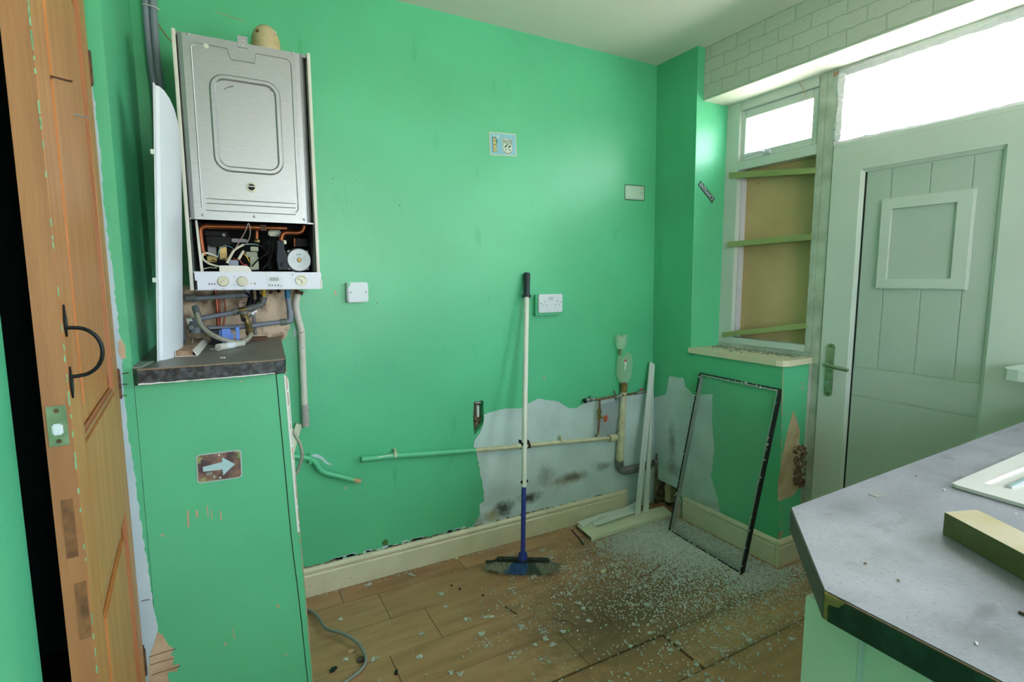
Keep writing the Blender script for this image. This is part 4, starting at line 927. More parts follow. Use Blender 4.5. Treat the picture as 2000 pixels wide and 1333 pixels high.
o = G(); p = onY(490, 668, 2.13); o.prism([(p.x, 2.13, zh + .0005), (p.x + .05, 2.12, zh + .0005), (p.x + .058, 2.18, zh + .0005), (p.x + .01, 2.19, zh + .0005)], (0, 0, .008))
setp(o.make('rust_plate', mat('rust_brown_scrap', '6e4a3c', .85, var=.2, scale=30), None), 'flat rusty brown scrap at the back of the grey offcut', 'scrap')
hs = thing('braided_hose', 'braided steel filling hose looped in front of the grey pipes', 'hose', (.03, 2.0, zh))
ut('hose', [(383, 602, 2.05), (385, 615, 2.03), (392, 635, 2.01), (407, 650, 1.99), (428, 661, 1.97), (448, 667.5, 1.965), (466, 669, 1.98), (480, 665, 2.0), (488, 657, 2.03), (490, 650, 2.05)], .0082, braid, hs, 6)
ut('end_ferrule', [(381, 600, 2.055), (385.5, 614, 2.033)], .0108, steel, hs)
ut('brass_union', [(485, 634, 2.065), (488, 650, 2.05)], .0115, brass, hs)
ut('brass_union', [(480, 624, 2.07), (485, 636, 2.065)], .009, brass, hs)
ut('union_nut', [(487, 647, 2.052), (489, 653, 2.047)], .0135, brass, hs)
nick = mat('bright_nickel', 'd4d3ce', .28, .35)
p = onZ(426, 679, zh + .0115); q = onZ(475, 671, zh + .0115)
sf = thing('steel_fitting', 'short shiny steel cylinder with a paper label on the grey offcut', 'fitting', (p + q) / 2 - Vector((0, 0, .0115)))
d = q - p
tube('barrel', [p, p + d * .6], .0112, nick, sf, 20); tube('label_band', [p + d * .26, p + d * .56], .0115, white_pl, sf, 20); tube('barrel_end', [p + d * .6, q], .0092, nick, sf, 20)
tube('foil_twist', [p - d * .3 + Vector((0, 0, -.004)), p - d * .2 + Vector((0, .004, -.002)), p - d * .1 + Vector((0, -.002, -.005)), p], .0016, steel, sf, 6, 3)
# plastic channel offcut on the shelf
zc_ = zh + .001
a = onZ(342, 698, zc_); b = onZ(385, 696, zc_); c = onZ(406, 670, zc_); d_ = onZ(384, 665, zc_)
ux = (b - a); uy = (c - b); ux.z = uy.z = 0; L1 = uy.length; ux.normalize(); uy.normalize(); Wd = (b - a).length
Mo = Matrix(((ux.x, uy.x, 0, a.x), (ux.y, uy.y, 0, a.y), (0, 0, 1, zc_), (0, 0, 0, 1)))
tr = thing('trim_offcut', 'white plastic channel offcut with brown crusted top on the grey offcut', 'offcut', (a.x, a.y, zh))
tr_m = [(0, 0), (Wd, 0), (Wd + .003, .006), (Wd * .86, .018), (0, .018)]
def pr2(name, pts, l0, l1, m): return prism(name, [Mo @ Vector((x, l0, z)) for x, z in pts], (Mo.to_3x3() @ Vector((0, l1 - l0, 0))), m, tr)
pr2('channel', [(0, 0), (Wd, 0), (Wd, .002), (.002, .002), (.002, .016), (0, .016)], 0, L1, white_pl2)
pr2('channel_lip', [(Wd, 0), (Wd + .005, .004), (Wd * .85, .018), (Wd * .80, .018), (Wd - .003, .004)], 0, L1, white_pl2)
pr2('crusted_filler', [(.002, .002), (Wd * .8, .002), (Wd * .8, .0165), (.002, .0165)], .004, L1 - .002, mat('brown_crust', 'a98d78', .9, col2='7c5a44', scale=60, bump=.5))
setp(tube('nail', [Mo @ Vector((Wd * .45, L1 * .6, .0165)), Mo @ Vector((Wd * .45, L1 * .6, .03))], .0009, steel, None, 5), 'tiny nail standing in the brown crusted offcut', 'nail')
p = onZ(435, 699, zh + .002); setp(G().box(-.007, .007, -.002, .002, -.0018, .0018, Matrix.Translation(p) @ Matrix.Rotation(-.6, 4, 'Z'), .0005).make('plastic_bit', white_gl, None), 'tiny white plastic bit at the front of the grey offcut', 'debris')

# --- white conduit, beige stub, grey loop, green pipe on the back wall
YC = 2.195
cn = thing('flexible_conduit', 'grimy white waste hose hanging below the right end of the boiler', 'hose', (.262, YC, .75))
cpts = [(583, 570), (579, 585), (578, 600), (582, 622), (588, 645), (590, 680), (592, 730), (595, 800)]
tube('hose', [onY(a, b, YC) for a, b in cpts], .0125, mat('grimy_white_hose', 'cfc9c4', .55, var=.1, scale=20), cn, 14, 5)
flecks(MATS['grimy_white_hose'], '4c4a58', 40, .66, .7, .7, (1, 1, 2.2))
tube('hose_cuff', [onY(595, 790, YC), onY(597, 833, YC)], .0145, mat('dirty_cuff', 'a99fa0', .7, var=.2, scale=60), cn, 14)
tube('elbow_collar', [onY(585, 568, YC), onY(583, 575, YC)], .015, rust, cn, 14)
setp(prism('timber_stub', [onY(577, 826, YB - .004), onY(589, 828, YB - .004), onY(580, 858, YB - .004), onY(572, 888, YB - .004), onY(568, 888, YB - .004), onY(570, 850, YB - .004)], (0, -.02, 0), cream_bd), 'beige strip slanting behind the boxed cupboard, under the white hose', 'strip')
lpt = [(569, 838, 1.95), (576, 850, 1.93), (586, 868, 1.93), (590, 888, 1.93), (586, 908, 1.94), (577, 928, 1.95), (568, 940, 1.97)]
setp(tube('steel_loop_hose', [onY(*v) for v in lpt], .0058, braid, None, 10, 4), 'bare braided hose bulging out beside the cupboard edge', 'hose')
gp = thing('green_painted_pipe', 'snapped green-painted pipe cranked across the back wall', 'pipe', (.4, 2.19, .5))
tube('pipe', [onY(a, b, 2.20) for a, b in ((560, 890), (585, 893), (607, 896), (616, 904), (625, 918), (633, 924), (650, 928), (690, 938))], .0115, green, gp, 12, 0)
tube('snapped_end', [onY(688, 937.5, 2.20), onY(704, 941, 2.20)], .0095, mat('raw_pipe_end', 'c9a87c', .7, var=.2, scale=60), gp, 7)
box('pipe_clip', onY(603, 900, 2.2).x, onY(608, 900, 2.2).x, 2.19, YB, onY(603, 905, 2.2).z, onY(603, 889, 2.2).z, green, gp)

# --- horizontal waste pipe along the wall with standpipe
YW = 2.195
wp = thing('waste_standpipe', 'off-white waste standpipe with tee and grey bottom bend near the corner', 'pipe', (1.86, YW, .28))
tube('horizontal_pipe_green', [onY(706, 898, YW), onY(772, 891, YW), onY(928, 880, YW)], .0125, green, wp, 12)
tube('horizontal_pipe', [onY(928, 880, YW), onY(1100, 864, YW), onY(1188, 857, YW)], .0108, white_pipe, wp, 12)
prism('scraped_paint', [onY(a, b, YW - .0125) for a, b in ((736, 893), (766, 888), (768, 889.5), (738, 894.5))], (0, -.0006, 0), white_gl, wp)
for px, py, mm in ((772, 889, white_pipe), (1019, 871, black_pl), (1032, 870, black_pl), (1096, 862, white_pipe)):
    q = onY(px, py, YW); cl = G().tube([(q.x - .005, YW, q.z - .001), (q.x + .005, YW, q.z - .001)], .0145, 12).box(q.x - .004, q.x + .004, YW - .004, YB, q.z + .010, q.z + .024, None, .001); cl.make('pipe_clip', mm, wp, True)
tube('reducer', [onY(1190, 857, YW), onY(1203, 855, YW)], .0205, white_pipe, wp, 16)
xs_ = onY(1212, 860, YW).x
z_t = onY(1218, 766, YW); z_b = onY(1210, 905, YW)
tube('vertical_pipe', [z_t, onY(1214, 840, YW), onY(1211, 872, YW)], .0165, white_pipe, wp, 18)
for a, b, r in ((796, 798, .0172), (820, 823, .0195), (823, 838, .0190), (838, 841, .0200), (843, 868, .0212), (872, 877, .0228), (877, 888, .0208), (888, 897, .0228)):
    tube('fitting_ring', [onY(1217 - (a - 766) * .047, a, YW), onY(1217 - (b - 766) * .047, b, YW)], r, white_pipe, wp, 20)
tube('lower_coupling', [onY(1211, 872, YW), onY(1210.5, 906, YW)], .0180, white_pipe, wp, 18)
tube('bottom_bend', [onY(1210, 900, YW), onY(1211, 912, YW), onY(1218, 919, YW), onY(1232, 918, YW), onY(1262, 911, YW), (2.085, YW - .002, onY(1262, 911, YW).z + .01)], .0225, mat('dirty_grey_soil_pipe', '77797b', .6, col2='55554f', scale=30, bump=.2), wp, 16, 4)
tube('pipe_end_ring', [onY(1277, 905, 2.17), onY(1281, 904, 2.17)], .020, MATS['dirty_grey_soil_pipe'], wp, 16)
# bottle funnel (two pieces)
p = z_t.copy(); ax = Vector((.02, 0, 1)).normalized()
bt_ = thing('plastic_bottle', 'upturned cut clear plastic bottle with rusty neck in the standpipe', 'bottle', p)
tube('rusty_neck', [p - Vector((0, 0, .01)), p + ax * .05], .0135, mat('rust_brown_residue', '8b6b3c', .7, col2='5f4322', scale=60), bt_, 14, 0, [.015, .0205])
prof = [(.045, .019), (.058, .030), (.074, .042), (.096, .050), (.13, .0515), (.17, .050), (.205, .047)]
vs = []; fs = []; sg_n = 26
u_ = Vector((1, 0, 0)); v_ = Vector((0, 1, 0))
for h, r in prof:
    for k in range(sg_n):
        a = 2 * math.pi * k / sg_n; hh = h + (.012 * math.sin(3 * a) + .008 * math.sin(7 * a + 1) if h > .18 else 0); vs.append(p + ax * hh + (u_ * math.cos(a) + v_ * math.sin(a) * .46) * r)
fs = [[i * sg_n + k, i * sg_n + (k + 1) % sg_n, (i + 1) * sg_n + (k + 1) % sg_n, (i + 1) * sg_n + k] for i in range(len(prof) - 1) for k in range(sg_n)]
mk('bottle_body', vs, fs, bottle_m, bt_, True)
lb = onY(1221, 712, YW - .025)
prism('label_shred', ragged([(lb.x - .007, lb.y, lb.z + .025), (lb.x + .010, lb.y, lb.z + .026), (lb.x + .008, lb.y, lb.z - .004), (lb.x + .004, lb.y, lb.z - .03), (lb.x - .006, lb.y, lb.z - .032), (lb.x - .001, lb.y, lb.z - .005)], .002, .006), (0, -.0005, 0), white_gl, bt_)
prism('label_shred_red', [(lb.x - .007, lb.y - .0006, lb.z + .025), (lb.x + .010, lb.y - .0006, lb.z + .026), (lb.x + .007, lb.y - .0006, lb.z + .012), (lb.x - .002, lb.y - .0006, lb.z + .012)], (0, -.0004, 0), red_m, bt_)
q = onY(1213, 684, YW - .005)
bt2 = thing('cut_bottle', 'crumpled cut-off clear bottle base above the upturned bottle', 'bottle', q)
vs = []; prof = [(0, .012), (.012, .022), (.03, .028), (.055, .030), (.068, .028), (.078, .022), (.072, .010), (.066, .001)]
for h, r in prof:
    for k in range(sg_n):
        a = 2 * math.pi * k / sg_n; lobe = 1.32 + (.13 * math.cos(5 * a) if h > .06 else .05 * math.sin(4 * a)); hh = h + (.006 * math.cos(5 * a) if h > .06 else 0); vs.append(q + Vector((.008 * h / .07, 0, 1)) * hh + (u_ * math.cos(a) + v_ * math.sin(a) * .6) * r * lobe)
mk('base_shell', vs, [[i * sg_n + k, i * sg_n + (k + 1) % sg_n, (i + 1) * sg_n + (k + 1) % sg_n, (i + 1) * sg_n + k] for i in range(len(prof) - 1) for k in range(sg_n)], bottle_m, bt2, True)
tube('base_stub', [q + Vector((-.004, 0, .004)), q + Vector((-.002, .002, -.028))], .008, mat('murky_bottle', '7f8a5c', .6), bt2, 10)

# --- copper supply pipes with taps
cu = thing('copper_supply', 'tarnished copper supply pipes with appliance taps and orange valve wheel', 'pipework', (1.7, 2.17, .48))
def ct(name, pts, r, m, sm_=0, seg=10, par=cu, y=2.185): return tube(name, [onY(a, b, y) for a, b in pts], r, m, par, seg, sm_)
ct('copper_pipe', [(1152, 781), (1172, 780), (1200, 775), (1228, 771), (1266, 765)], .0062, copper_old)
ct('copper_pipe', [(1171, 782), (1171, 800)], .0066, copper_old); ct('copper_pipe', [(1170, 820), (1169, 838), (1168.5, 848)], .0066, copper_old)
ct('white_sleeve', [(1170, 841), (1169, 848)], .0062, white_pipe)
ct('pipe_elbow', [(1169, 847), (1167, 850), (1163, 852)], .006, copper_old)
ct('appliance_tap', [(1142, 783.5), (1149, 781.5), (1160, 780.5)], .0095, steel); ct('tap_nut', [(1150, 781.5), (1155, 781)], .0115, grey_fit); ct('tap_handle', [(1141, 784), (1144, 783)], .012, iron)
ct('tap_lever', [(1150, 777), (1153, 774)], .003, iron)
ct('appliance_tap', [(1202, 776), (1213, 773)], .0095, steel); ct('tap_nut', [(1203, 782), (1202, 770), (1199, 764)], .005, grey_fit); ct('tap_nut', [(1212, 786), (1213, 768)], .0065, steel)
ct('appliance_tap', [(1243, 768.5), (1256, 766.5)], .009, steel); q = onY(1252, 761, 2.175); box('red_lever', q.x - .009, q.x + .009, 2.165, 2.18, q.z - .004, q.z + .005, red_m, cu, .002)
ct('gate_valve', [(1170.5, 800), (1170, 820)], .0098, brass); ct('valve_nut', [(1170.6, 800), (1170.5, 806)], .0115, brass)
q = onY(1172, 815, 2.175); q2 = onY(1183, 818, 2.145)
tube('valve_stem', [q, q2], .005, brass, cu, 8)
wn_ = (q2 - q).normalized(); wa = wn_.cross(Vector((0, 0, 1))).normalized(); wb_ = wn_.cross(wa)
wh = G(); ringp = [q2 + (wa * math.cos(a) + wb_ * math.sin(a)) * (.0155 + .0012 * math.cos(6 * a)) for a in [2 * math.pi * k / 24 for k in range(25)]]
wh.tube(ringp, .0034, 8)
for k in range(3): a = math.pi * k / 3; wh.tube([q2 + (wa * math.cos(a) + wb_ * math.sin(a)) * .015, q2 - (wa * math.cos(a) + wb_ * math.sin(a)) * .015], .0026, 6)
wh.make('valve_wheel', orange_m, cu, True)

# --- socket and blank plate
p = onY(1045, 575, YB); q = onY(1091, 609, YB)
so = thing('double_socket', 'white double power socket on green-painted box, broom handle beside it', 'socket', ((p.x + q.x) / 2, YB, (p.z + q.z) / 2))
box('back_box', p.x - .010, q.x + .002, YB - .026, YB, q.z - .014, p.z - .003, green, so, .003)
fp = box('face_plate', p.x, q.x, YB - .036, YB - .0255, q.z, p.z, white_pl, so, .003)
W_, H_ = q.x - p.x, p.z - q.z
def sp_(u, v): return p.x + W_ * u, q.z + H_ * v
slot = mat('dark_slot', '3c4048', .6)
for u, v, w, h in ((.24, .60, .003, .007), (.165, .40, .0055, .003), (.31, .40, .0055, .003), (.77, .63, .003, .007), (.70, .42, .0055, .003), (.85, .43, .0055, .003)):
    x, z = sp_(u, v); box('pin_slot', x - w / 2, x + w / 2, YB - .0364, YB - .035, z - h / 2, z + h / 2, slot, fp)
for u, v in ((.085, .50), (.93, .55)): x, z = sp_(u, v); lathe('plate_screw', (x, YB - .0358, z), (0, -1, 0), [(0, .0028), (.0008, .0024)], slot, fp, 10)
for u in (.45, .56):
    x, z = sp_(u, .76); box('rocker_switch', x - .006, x + .006, YB - .0385, YB - .0355, z - .009, z + .009, mat('rocker_grey_white', 'b9bdc8', .4), fp, .0012)
p = onY(678, 552, YB - .03); q = onY(720, 590, YB - .03)
bp = thing('blank_plate', 'white square blanking plate with painted-over corner', 'wall plate', ((p.x + q.x) / 2, YB, (p.z + q.z) / 2))
box('back_box', p.x - .002, q.x - .001, YB - .022, YB, q.z + .001, p.z - .001, mat('white_box_side', 'c4c0c4', .5), bp, .002)
f2 = box('face_plate', p.x, q.x, YB - .032, YB - .0215, q.z, p.z, white_pl, bp, .004)
for u in (.14, .88): lathe('plate_screw', (p.x + (q.x - p.x) * u, YB - .0318, (p.z + q.z) / 2), (0, -1, 0), [(0, .0028), (.0006, .0024)], slot, f2, 12)
prism('green_paint_corner', ragged([(p.x + .001, YB - .0322, p.z - .001), (p.x + .012, YB - .0322, p.z - .001), (p.x + .009, YB - .0322, p.z - .014), (p.x + .001, YB - .0322, p.z - .020)], .0008, .004), (0, -.0005, 0), green, f2)

# more small fittings crowded below the boiler
for a, b, y, r, mm in ((497, 590, 2.12, .008, iron), (509, 578, 2.15, .007, iron), (470, 598, 2.13, .009, MATS['pinkish_putty']), (404, 646, 2.06, .010, iron), (372, 640, 2.06, .009, grey_fit), (490, 618, 2.13, .0065, grey_fit), (528, 571, 2.16, .007, rust), (545, 569, 2.16, .006, iron)):
    q = onY(a, b, y); lathe('pipe_nut', (q.x, q.y, q.z), (random.uniform(-.5, .5), -1, random.uniform(-.3, .3)), [(-.006, r * .8), (0, r), (.008, r), (.010, r * .6)], mm, up, 8)
ut('isolating_lever', [(481, 572, 2.10), (487, 578, 2.09), (495, 582, 2.09)], .0035, iron, up)
ut('thin_copper', [(437, 570, 2.18), (440, 600, 2.18), (436, 650, 2.18)], .0028, MATS['red_copper'], up)

# --- BROOM
hb_ = onZ(1021, 1100, .065); tp = onY(1029, 534, YB - .018)
br = thing('broom', 'broom with white pole, blue lower tube and grey and blue bristles against the wall', 'broom', (hb_.x, hb_.y, 0))
dB = (tp - hb_)
def bpt(px, py):           # nearest point on the pole axis for a picture height
    best = min((abs((R.transposed() @ (hb_ + dB * t - EYE)).y / -(R.transposed() @ (hb_ + dB * t - EYE)).z * F + py - 666.5), t) for t in [i / 400 for i in range(401)]); return best[1]
t_blue = bpt(0, 950); t_sock = bpt(0, 1078); t_grip = bpt(0, 578)
def on(t): return hb_ + dB * t
tube('blue_tube', [on(t_sock - .01), on(t_blue)], .0105, blue_pl, br, 16)
tube('pole', [on(t_blue - .004), on(t_grip)], .0122, cream_metal, br, 16)
tube('grip', [on(t_grip - .004), on(.5 * (t_grip + 1)), on(.992), on(1.0)], .016, grip_m, br, 18, 0, [.0155, .0150, .0165, .0145])
tube('grip_collar', [on(t_grip - .005), on(t_grip + .004)], .021, grip_m, br, 18)
for py in (866, 941):
    t = bpt(0, py)
    for sx in (-1, 1): q = on(t) + Vector((.0135 * sx, -.004, 0)); G().lathe(q, (0, 0, 1), [(-.006, .003), (-.003, .0055), (.003, .0055), (.006, .003)], 10).make('wall_clip_stub', iron, br, True)
ha = onZ(968, 1093, .058); hc = onZ(1074, 1096, .058)
hx = (hc - ha).normalized(); hy = Vector((-hx.y, hx.x, 0)); hl = (hc - ha).length
HM = Matrix(((hx.x, hy.x, 0, ha.x), (hx.y, hy.y, 0, ha.y), (0, 0, 1, 0), (0, 0, 0, 1)))
box('head_block', 0, hl, -.019, .019, .050, .066, mat('charcoal_broom_head', '2f3029', .6, var=.15, scale=20), br, .007, HM, True)
for s in (.14, .31, .66, .83):
    q = HM @ Vector((hl * s, -.006, .066)); lathe('head_peg', q, (0, 0, 1), [(-.002, .0022), (.006, .0022), (.0075, .001)], iron, br, 8)
cxp = hl * .49
tube('socket', [on(t_sock) , on(t_sock * .55), HM @ Vector((cxp, -.004, .066)), HM @ Vector((cxp, -.010, .052))], .02, blue_pl, br, 14, 0, [.0165, .0215, .0225, .012])
def bristles(name, s0, s1, fan0, fan1, m, n, y0=-.015, y1=.015, L0=.058):
    vs, fs = [], []
    for i in range(n):
        u = random.random(); s = s0 + (s1 - s0) * u; y = random.uniform(y0, y1)
        f = fan0 + (fan1 - fan0) * u + random.gauss(0, .05); fy = (y / .015) * .45 + random.gauss(0, .1)
        L_ = L0 * random.uniform(.9, 1.06); d = Vector((math.sin(f), 0, -math.cos(f)))
        p0 = Vector((hl * s, y, .054)); p1 = p0 + d * L_ * .5 + Vector((0, fy * .010, .002)); p2 = p0 + Vector((math.sin(f * 1.18), 0, -math.cos(f * 1.18))) * L_ + Vector((0, fy * .03, 0))
        if p2.z < .001: p2.z = .001 + random.random() * .003
        w = .0012; b = len(vs); side = Vector((math.cos(f), 0, math.sin(f))) * w; dp = Vector((0, w, 0))
        for p_ in (p0, p1, p2):
            k = 1 if p_ is not p2 else .5
            vs += [HM @ (p_ - side * k), HM @ (p_ + side * k), HM @ (p_ + dp * 1.5 * k)]
        for a in (0, 3): fs += [[b + a, b + a + 1, b + a + 4, b + a + 3], [b + a + 1, b + a + 2, b + a + 5, b + a + 4], [b + a + 2, b + a, b + a + 3, b + a + 5]]
    o = mk(name, vs, fs, m, br); o['kind'] = 'stuff'
bristles('grey_bristles', .03, .30, -.95, -.45, brist_g, 700)
bristles('dark_grey_bristles', .02, .2, -1.05, -.7, brist_d, 200, 0, .015)
bristles('blue_bristles', .30, .60, -.55, -.15, brist_b, 760)
bristles('dark_grey_bristles', .60, .76, -.05, .38, brist_d, 420)
bristles('grey_bristles', .72, .97, .45, 1.0, brist_g, 760)

# --- leaning double-glazed unit
bl = onZ(1306, 1036, .004); br_ = onZ(1447, 1122, .004)
tl = onR(1366, 728); trr = onR(1523, 760)
tl.x -= .012; trr.x -= .012
tl = onX(1366, 728, tl.x); trr = onX(1523, 760, trr.x)
du = thing('glazing_unit', 'double-glazed window unit with black edges leaning on the green pier', 'window glass', (bl + br_) / 2)
n_u = (br_ - bl).cross(tl - bl).normalized()
if n_u.x > 0: n_u = -n_u
def barq(name, a, b, ia, ib, m, th=.020, off=0): return prism(name, [a + n_u * off, b + n_u * off, ib + n_u * off, ia + n_u * off], -n_u * th, m, du)
C4 = [bl, br_, trr, tl]; cc = (bl + br_ + trr + tl) / 4
def inset(d):
    out = []
    for i in range(4):
        a, b, c = C4[i - 1], C4[i], C4[(i + 1) % 4]
        e1 = (a - b).normalized(); e2 = (c - b).normalized(); s = math.sin(e1.angle(e2)); out.append(b + (e1 + e2) * d / s)
    return out
I1 = inset(.006); I2 = inset(.015)
for i in range(4):
    j = (i + 1) % 4
    barq('sealant_edge', C4[i], C4[j], I1[i], I1[j], sealant, .022)
    barq('spacer_bar', I1[i], I1[j], I2[i], I2[j], alu, .016, -.003)
J = inset(.004)
prism('glass_pane', [v - n_u * .017 for v in J], -n_u * .003, unit_m, du)
g = G()
for i in range(90):
    e = random.choice((0, 0, 0, 1, 2, 2, 3)); t = random.random(); a = C4[e].lerp(C4[(e + 1) % 4], t); q = a.lerp(cc, random.uniform(.0, .03)) + n_u * .001; s = random.uniform(.001, .0035)
    g.box(-s, s, -s, s, -s, s, Matrix.Translation(q) @ Matrix.Rotation(random.uniform(0, 3), 4, 'X'))
g.make('clinging_glass', glass_crumb, du)['kind'] = 'stuff'

# --- white strips and boards in the corner
def plank3(name, pts, th, m, label, cat, group=None):
    o = prism(name, pts, (0, 0, th), m); return setp(o, label, cat, group)
ZT = .0225
bq = [onZ(*v, ZT) for v in ((1127, 1027), (1155, 1050.5), (1312, 1003), (1296, 989))]
bd = thing('painted_board', 'cream painted board lying on the floor in the corner', 'board', (bq[0].x, bq[0].y, 0))
prism('board', [Vector((v.x, v.y, .003)) for v in bq], (0, 0, ZT - .003), cream_bd, bd)
e0, e1 = bq[0], bq[1]; prism('raw_end', [Vector((e0.x - .0005, e0.y, .004)), Vector((e1.x - .0005, e1.y, .004)), Vector((e1.x - .0005, e1.y, ZT - .002)), Vector((e0.x - .0005, e0.y, ZT - .002))], (-.001, 0, 0), rubble, bd)
s1 = [onZ(*v, ZT + .008) for v in ((1128, 1020), (1137, 1029), (1175, 1011), (1246, 992), (1243, 985), (1170, 1005))]
setp(prism('white_strip', [Vector((v.x, v.y, ZT + .0008)) for v in s1], (0, 0, .008), white_gl), 'short white plastic strip lying on the back edge of the cream board', 'strip', 'white plastic strips in the corner')
s2 = [onZ(*v, ZT + .018) for v in ((1158, 1021), (1163, 1026), (1243, 999), (1246, 978), (1232, 985))]
s2 = [Vector((v.x, v.y, ZT + .0095)) for v in s2]
setp(prism('white_strip', s2, (0, 0, .008), white_gl), 'white plastic strip crossing over the other on the cream board', 'strip', 'white plastic strips in the corner')
for (b0, b1, t0, t1, dx, lab, yy) in (((1241, 1009), (1251, 1004), (1270, 707), (1279, 712), 0, 'tall white strip propped in the corner, left and front of the pair', 0), ((1257, 1004), (1267, 999), (1279, 713), (1284.5, 720), 0, 'tall white strip propped in the corner, right and behind', .014)):
    b0 = onZ(*b0, ZT); b1 = onZ(*b1, ZT)
    t0_ = onY(*t0, YB - .03 + yy); t1_ = onY(*t1, YB - .03 + yy)
    t1_.x = min(t1_.x, XR(.83) - .004); 
    st = thing('white_strip', lab, 'strip', (b0 + b1) / 2, 'white plastic strips in the corner')
    prism('strip_face', [b0 + Vector((0, 0, .001)), b1 + Vector((0, 0, .001)), t1_, t0_], (0, .006, 0), white_gl, st)
    m0, m1_ = b0.lerp(b1, .42), t0_.lerp(t1_, .42); m2, m3 = b0.lerp(b1, .58), t0_.lerp(t1_, .58)
    prism('strip_rib', [m0 + Vector((0, -.0022, .002)), m2 + Vector((0, -.0022, .002)), m3 + Vector((0, -.0022, -.004)), m1_ + Vector((0, -.0022, -.004))], (0, .003, 0), white_gl, st)
p, q = onZ(1117, 1036, .004), onZ(1140, 1064, .004)
setp(tube('dark_stick', [p, p.lerp(q, .5) + Vector((.001, 0, 0)), q], .0035, sealant, None, 6), 'thin black strip of seal on the floor left of the cream board', 'strip')

# --- grey cable on the floor
cb = [(590, 1188), (598, 1191), (609, 1195), (618, 1202), (626, 1213), (633, 1224), (640, 1230), (650, 1233), (664, 1236), (678, 1242), (692, 1251), (702, 1260), (709, 1271), (714, 1283), (714, 1294), (709, 1305), (698, 1316), (684, 1326), (668, 1338), (650, 1352)]
cp_ = [onZ(a, b, .0062 + (.018 * math.sin(min(max((i - 1) / 14, 0), 1) * math.pi) if i < 16 else 0)) for i, (a, b) in enumerate(cb)]
cp_ += [cp_[-1] + Vector((-.06, -.06, 0)), cp_[-1] + Vector((-.16, -.09, 0))]
setp(tube('grey_cable', cp_, .0056, cable_m, None, 10, 3), 'grey cable snaking from behind the boxed cupboard over the floor', 'cable')

# --- WORKTOP, base cabinet, sink, timber
wt_ = thing('worktop', 'grey mottled worktop with clipped corner and dark green-black edge', 'worktop', (1.4, -.1, .86))
wp_ = [(.656, -.75), (.660, .372), (.854, .548), (1.95, .586), (2.305, .592), (2.305, -.75)]
prism('board', [(x, y, .8605) for x, y in wp_], (0, 0, .0385), chip, wt_)
prism('laminate_top', [(x, y, .899) for x, y in wp_], (0, 0, .0012), lam_top, wt_)
def edge_strip(a, b, m, par, z0=.861, z1=.8985, th=.0012, nm='edging_strip'):
    a = Vector((a[0], a[1], 0)); b = Vector((b[0], b[1], 0)); d = (b - a).normalized(); n = Vector((-d.y, d.x, 0))
    return prism(nm, [a + Vector((0, 0, z0)), b + Vector((0, 0, z0)), b + Vector((0, 0, z1)), a + Vector((0, 0, z1))], n * th, m, par)
e = edge_strip((.6557, -.75), (.6597, .366), lam_edge, wt_); edge_strip((.661, .3725), (.853, .5475), mat('grey_end_lip', '3f4644', .4, var=.1, scale=20), wt_); edge_strip((.855, .548), (1.95, .586), lam_edge, wt_)
prism('chipped_corner', ragged([(.6582, .371, .8985), (.6581, .345, .8985), (.6581, .352, .888), (.6582, .371, .884)], .0006, .004), (-.0014, 0, 0), chip, wt_)
mz = [onZ(1605 + 8 * i, 1152 + 5 * i, .9004) for i in range(0)]
prism('bare_arris', [(.6560, -.7, .8975), (.6585, .345, .8975), (.6585, .345, .8992), (.6560, -.7, .8992)], (-.0016, 0, 0), mat('rust_brown_arris', '6a4638', .6), wt_)
bc_ = thing('base_cabinet', 'pale mint base cabinet end panels beneath the worktop', 'cabinet', (1.4, -.1, 0))
box('end_panel', .690, .708, .342, .415, 0, .8595, cab, bc_, .001)
box('end_panel', .694, .708, -.70, .3385, 0, .8595, cab, bc_, .001)
box('panel_joint_trim', .6905, .700, .337, .343, 0, .859, upvc_lilac, bc_, .0008)
box('carcass', .709, 2.25, -.70, .41, .10, .8595, cab, bc_)
box('plinth', .74, 2.25, -.66, .36, 0, .099, cab, bc_)
p = onX(1678, 1268, .694); lathe('screw_hole', (.6938, p.y, p.z), (-1, 0, 0), [(-.002, .0042), (.0004, .0042)], mat('hole_brown', '3c2418', .9), bc_, 12)
# sink
sk = thing('sink', 'white enamel inset sink with ribbed drainer at the right edge', 'sink', (1.6, .2, .9))
sx0, sx1, sy0, sy1 = 1.200, 2.14, -.02, .462
zs0 = .9013; so_ = [(sx0 + .008, sy1 - .004), (sx0 + .003, sy1 - .012), (sx0 - .008, sy0), (sx1, sy0), (sx1, sy1 + .02)]
b1_ = [(1.62, .03), (2.08, .03), (2.08, .43), (1.62, .43)]
dr = [(1.245, .035), (1.57, .035), (1.57, .428), (1.262, .428)]
prism('sink_top', [(x, y, zs0) for x, y in so_], (0, 0, .0065), sink_m, sk, [[(x, y, zs0) for x, y in b1_], [(x, y, zs0) for x, y in dr]])
prism('drainer', [(x, y, zs0) for x, y in dr], (0, 0, .0022), sink_m, sk)
for i in range(7):
    y = .40 - i * .055; G().tube([(1.285, y, .9035), (1.56, y, .9045)], .0060, 8).make('drainer_rib', sink_sh if i < 1 else sink_m, sk, True)
g = G(); x0, x1, y0, y1 = 1.62, 2.08, .03, .43; zb = .9015
g.box(x0, x1, y0, y1, zb - .0006, zb)
g.make('bowl_cover_plate', sink_sh, sk)
